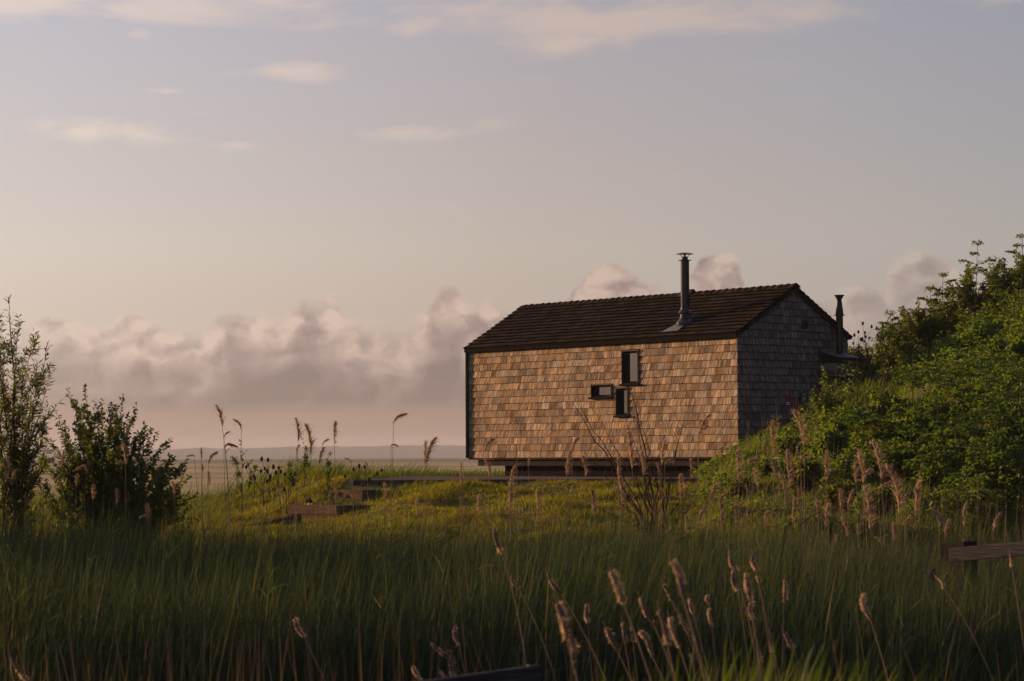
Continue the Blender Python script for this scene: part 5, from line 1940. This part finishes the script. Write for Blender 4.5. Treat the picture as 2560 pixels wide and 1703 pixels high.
BANK_R = [((1985, 1030), (2010, 1116), 2014, 1.1), ((2020, 1134), (2000, 1160), 2024, .9), ((1967, 1130), (1974, 1218), 1978, 1.0), ((1930, 1160), (1944, 1216), 1950, .8), ((1930, 1056), (1932, 1140), 1936, .5),
          ((2064, 1130), (2066, 1202), 2074, .8), ((2145, 1128), (2160, 1206), 2166, 1.0), ((2176, 1172), (2156, 1208), 2162, 1.3), ((2182, 1106), (2204, 1200), 2206, 1.0), ((2224, 1205), (2196, 1240), 2204, .7),
          ((2219, 1170), (2246, 1288), 2240, 1.1), ((2294, 1206), (2290, 1292), 2284, 1.1), ((2258, 1308), (2280, 1296), 2284, .6), ((2166, 1220), (2176, 1330), 2180, 1.1), ((2098, 1226), (2104, 1290), 2112, .9),
          ((2130, 1228), (2120, 1280), 2118, .7), ((1845, 1128), (1846, 1206), 1846, .9), ((1898, 1150), (1870, 1164), 1888, .7), ((1884, 1172), (1894, 1222), 1900, .6), ((1864, 1212), (1868, 1234), 1870, .5),
          ((1790, 1210), (1776, 1262), 1778, 1.0), ((1802, 1242), (1804, 1316), 1806, 1.0), ((1892, 1276), (1866, 1290), 1872, .8), ((2040, 1252), (2046, 1300), 2050, 1.0), ((2104, 1296), (2118, 1346), 2122, .7),
          ((2088, 1338), (2092, 1366), 2096, .5), ((2190, 1344), (2210, 1372), 2214, .6), ((1996, 1106), (1992, 1130), 1990, .4), ((1954, 1190), (1962, 1236), 1966, .6), ((2136, 1150), (2140, 1210), 2144, .5)]
BANK_R.sort(key=lambda q: q[0][0])
for k, (tp, nk, ft, bu) in enumerate(BANK_R):
    reed(tp, nk, ft, 34.0 + rng.uniform(-1.5, 1.5), 'sunlit tan reed plume before the green bank, %s from the left' % ORD[k], 'reeds before the green bank', bu)


FOOT_R = [(1762, 1268, 48, .8), (1838, 1262, 56, 1.0), (1922, 1270, 52, .8), (1984, 1248, 60, 1.0), (2010, 1300, 44, .7), (2070, 1262, 58, 1.0), (2146, 1286, 54, .9), (2232, 1310, 46, .8), (2330, 1268, 50, .8), (2372, 1300, 44, .7),
          (2412, 1262, 52, .8), (2500, 1282, 46, .8), (1716, 1290, 44, .7), (2056, 1330, 40, .6)]
FOOT_R.sort()
for k, (px, py, ln, bu) in enumerate(FOOT_R):
    dx = rng.normal(0, 9)
    reed((px, py), (px + dx, py + ln), px + dx + rng.normal(0, 4), 33.2 + rng.uniform(-1.0, 1.0), 'tan reed plume low along the foot of the bank, %s from the left' % ORD[k], 'reeds along the foot of the bank', bu)


# ---------- cattails
def cattail(top, bot, label, shag=1.0, real=0.18):
    ln_px = math.hypot(top[0] - bot[0], top[1] - bot[1])
    Y = min(max(F * real / max(ln_px, 30), 9.0), 19.6)
    a, b = np.array(at(top[0], top[1], Y)), np.array(at(bot[0], bot[1], Y))
    ax = unit(a - b)
    ln = np.linalg.norm(a - b)
    foot = np.array([b[0] - ax[0] * 0.9 + rng.normal(0, 0.04), Y, -2.3])
    root = empty('cattail', foot)
    tag(root, label, 'cattail', 'cattails in the foreground')
    t = np.linspace(0, 1, 8)[:, None]
    mid = b - ax * 0.5 * (b[2] + 2.3)
    c = (1 - t) ** 2 * foot + 2 * t * (1 - t) * mid + t ** 2 * b
    mb = MB()
    mb.tube([Vector(v - foot) for v in c] + [Vector(a + ax * 0.05 - foot)], list(np.linspace(0.005, 0.0035, 8)) + [0.002], 6, False)
    obj('stem', mb.mesh('stem'), M_STEM, root)
    # core: slender club, bent a little, worn unevenly
    n = 14
    rad, pts = [], []
    w = min(0.010 + 0.030 * ln, 0.0165) * rng.uniform(0.75, 1.15)
    ph = rng.uniform(0, 6.28)
    bend = rng.normal(0, 0.012, 3)
    for k in range(n):
        f = k / (n - 1)
        env = math.sin(math.pi * min(max(f * 0.86 + 0.08, 0), 1)) ** 0.45
        rad.append(w * (0.2 + 0.8 * env) * (1 + 0.16 * math.sin(f * 5.3 + ph) + rng.normal(0, 0.05)))
        pts.append(Vector(b + (a - b) * f + bend * math.sin(math.pi * f) - foot))
    mb = MB()
    mb.tube(pts, rad, 10)
    o = obj('seed_head', mb.mesh('seed_head', True), M_CATCORE, root)
    # down bursting out in a few uneven patches
    m = int(rng.choice([120, 300, 480, 680]) * shag)
    nb = rng.integers(2, 5)
    bf, bt, bs = rng.uniform(0.05, 0.95, nb), rng.uniform(0, 6.28, nb), rng.uniform(0.07, 0.2, nb)
    f = rng.random(m)
    th = rng.uniform(0, 6.28, m)
    sel = rng.integers(0, nb, m)
    clus = rng.random(m) < 0.6
    f = np.where(clus, np.clip(bf[sel] + rng.normal(0, 1, m) * bs[sel], 0, 1), f)
    th = np.where(clus, bt[sel] + rng.normal(0, 0.8, m), th)
    u1 = unit(np.cross(ax, (0.3, 0.2, 0.9))); u2 = np.cross(ax, u1)
    d = u1[None, :] * np.cos(th)[:, None] + u2[None, :] * np.sin(th)[:, None]
    p = b + (a - b) * f[:, None] + bend * np.sin(math.pi * f)[:, None]
    P = p + d * w * 0.75
    D = unit(d + ax * rng.normal(-0.1, 0.55, m)[:, None] + rng.normal(0, 0.25, (m, 3)))
    Lf = w * np.where(clus, rng.uniform(0.5, 1.7, m), rng.uniform(0.2, 0.7, m))
    V, Q = strands(P - foot, D, Lf, rng.uniform(0.0022, 0.0045, m), np.stack([np.full(m, 0.25), np.zeros(m), -np.full(m, 0.4)], 1), 2, tipw=0.4)
    obj('fluff', np_mesh('fluff', V, Q, None), M_CAT, root)


def c8(a, b, c, d): return ((1280 + a / 1.8414, 1250 + b / 1.8414), (1280 + c / 1.8414, 1250 + d / 1.8414))
def c7(a, b, c, d): return ((a / 1.8414, 1250 + b / 1.8414), (c / 1.8414, 1250 + d / 1.8414))


CATS = [c8(165, 338, 225, 430), c8(0, 350, 30, 405), c8(455, 328, 512, 470), c8(735, 283, 785, 442), c8(698, 390, 732, 456), c8(1002, 235, 1028, 320), c8(1022, 318, 1038, 410), c8(1110, 258, 1122, 316),
        c8(1078, 335, 1098, 465), c8(1100, 470, 1106, 550), c8(1256, 366, 1252, 470), c8(1612, 432, 1648, 542), c8(1950, 352, 1986, 402), c8(208, 478, 252, 640), c8(258, 600, 282, 750), c8(346, 478, 350, 562),
        c8(432, 588, 484, 692), c8(508, 562, 522, 662), c8(548, 580, 556, 645), c8(592, 448, 646, 560), c8(588, 604, 644, 716), c8(678, 508, 716, 668), c8(726, 542, 768, 668), c8(776, 528, 828, 642),
        c8(818, 455, 836, 525), c8(902, 438, 908, 480), c8(910, 500, 918, 582), c8(1248, 602, 1290, 686), c8(66, 765, 126, 850), c8(1190, 648, 1192, 696), c8(1132, 698, 1142, 745), c8(1134, 350, 1138, 372),
        c8(818, 705, 828, 745), c7(1358, 548, 1398, 628), c7(52, 728, 124, 828), c7(2096, 580, 2112, 662), c7(1985, 660, 2034, 706), c7(2052, 690, 2086, 760), c7(2070, 745, 2090, 830), c7(1898, 768, 1948, 860),
        c7(2026, 788, 2064, 870), c7(2276, 134, 2310, 240), c8(2292, 250, 2300, 300)]
CATS.sort(key=lambda q: q[0][0])
for k, (a, b) in enumerate(CATS):
    row = 'upper' if (a[1] < 1530) else 'lower'
    CATS[k] = (a, b, row)
cnt = {'upper': 0, 'lower': 0}
for (a, b, row) in CATS:
    cattail(a, b, 'fluffy brown cattail head in the %s foreground rank, %s from the left' % (row, ORD[cnt[row]]), 1.0)
    cnt[row] += 1
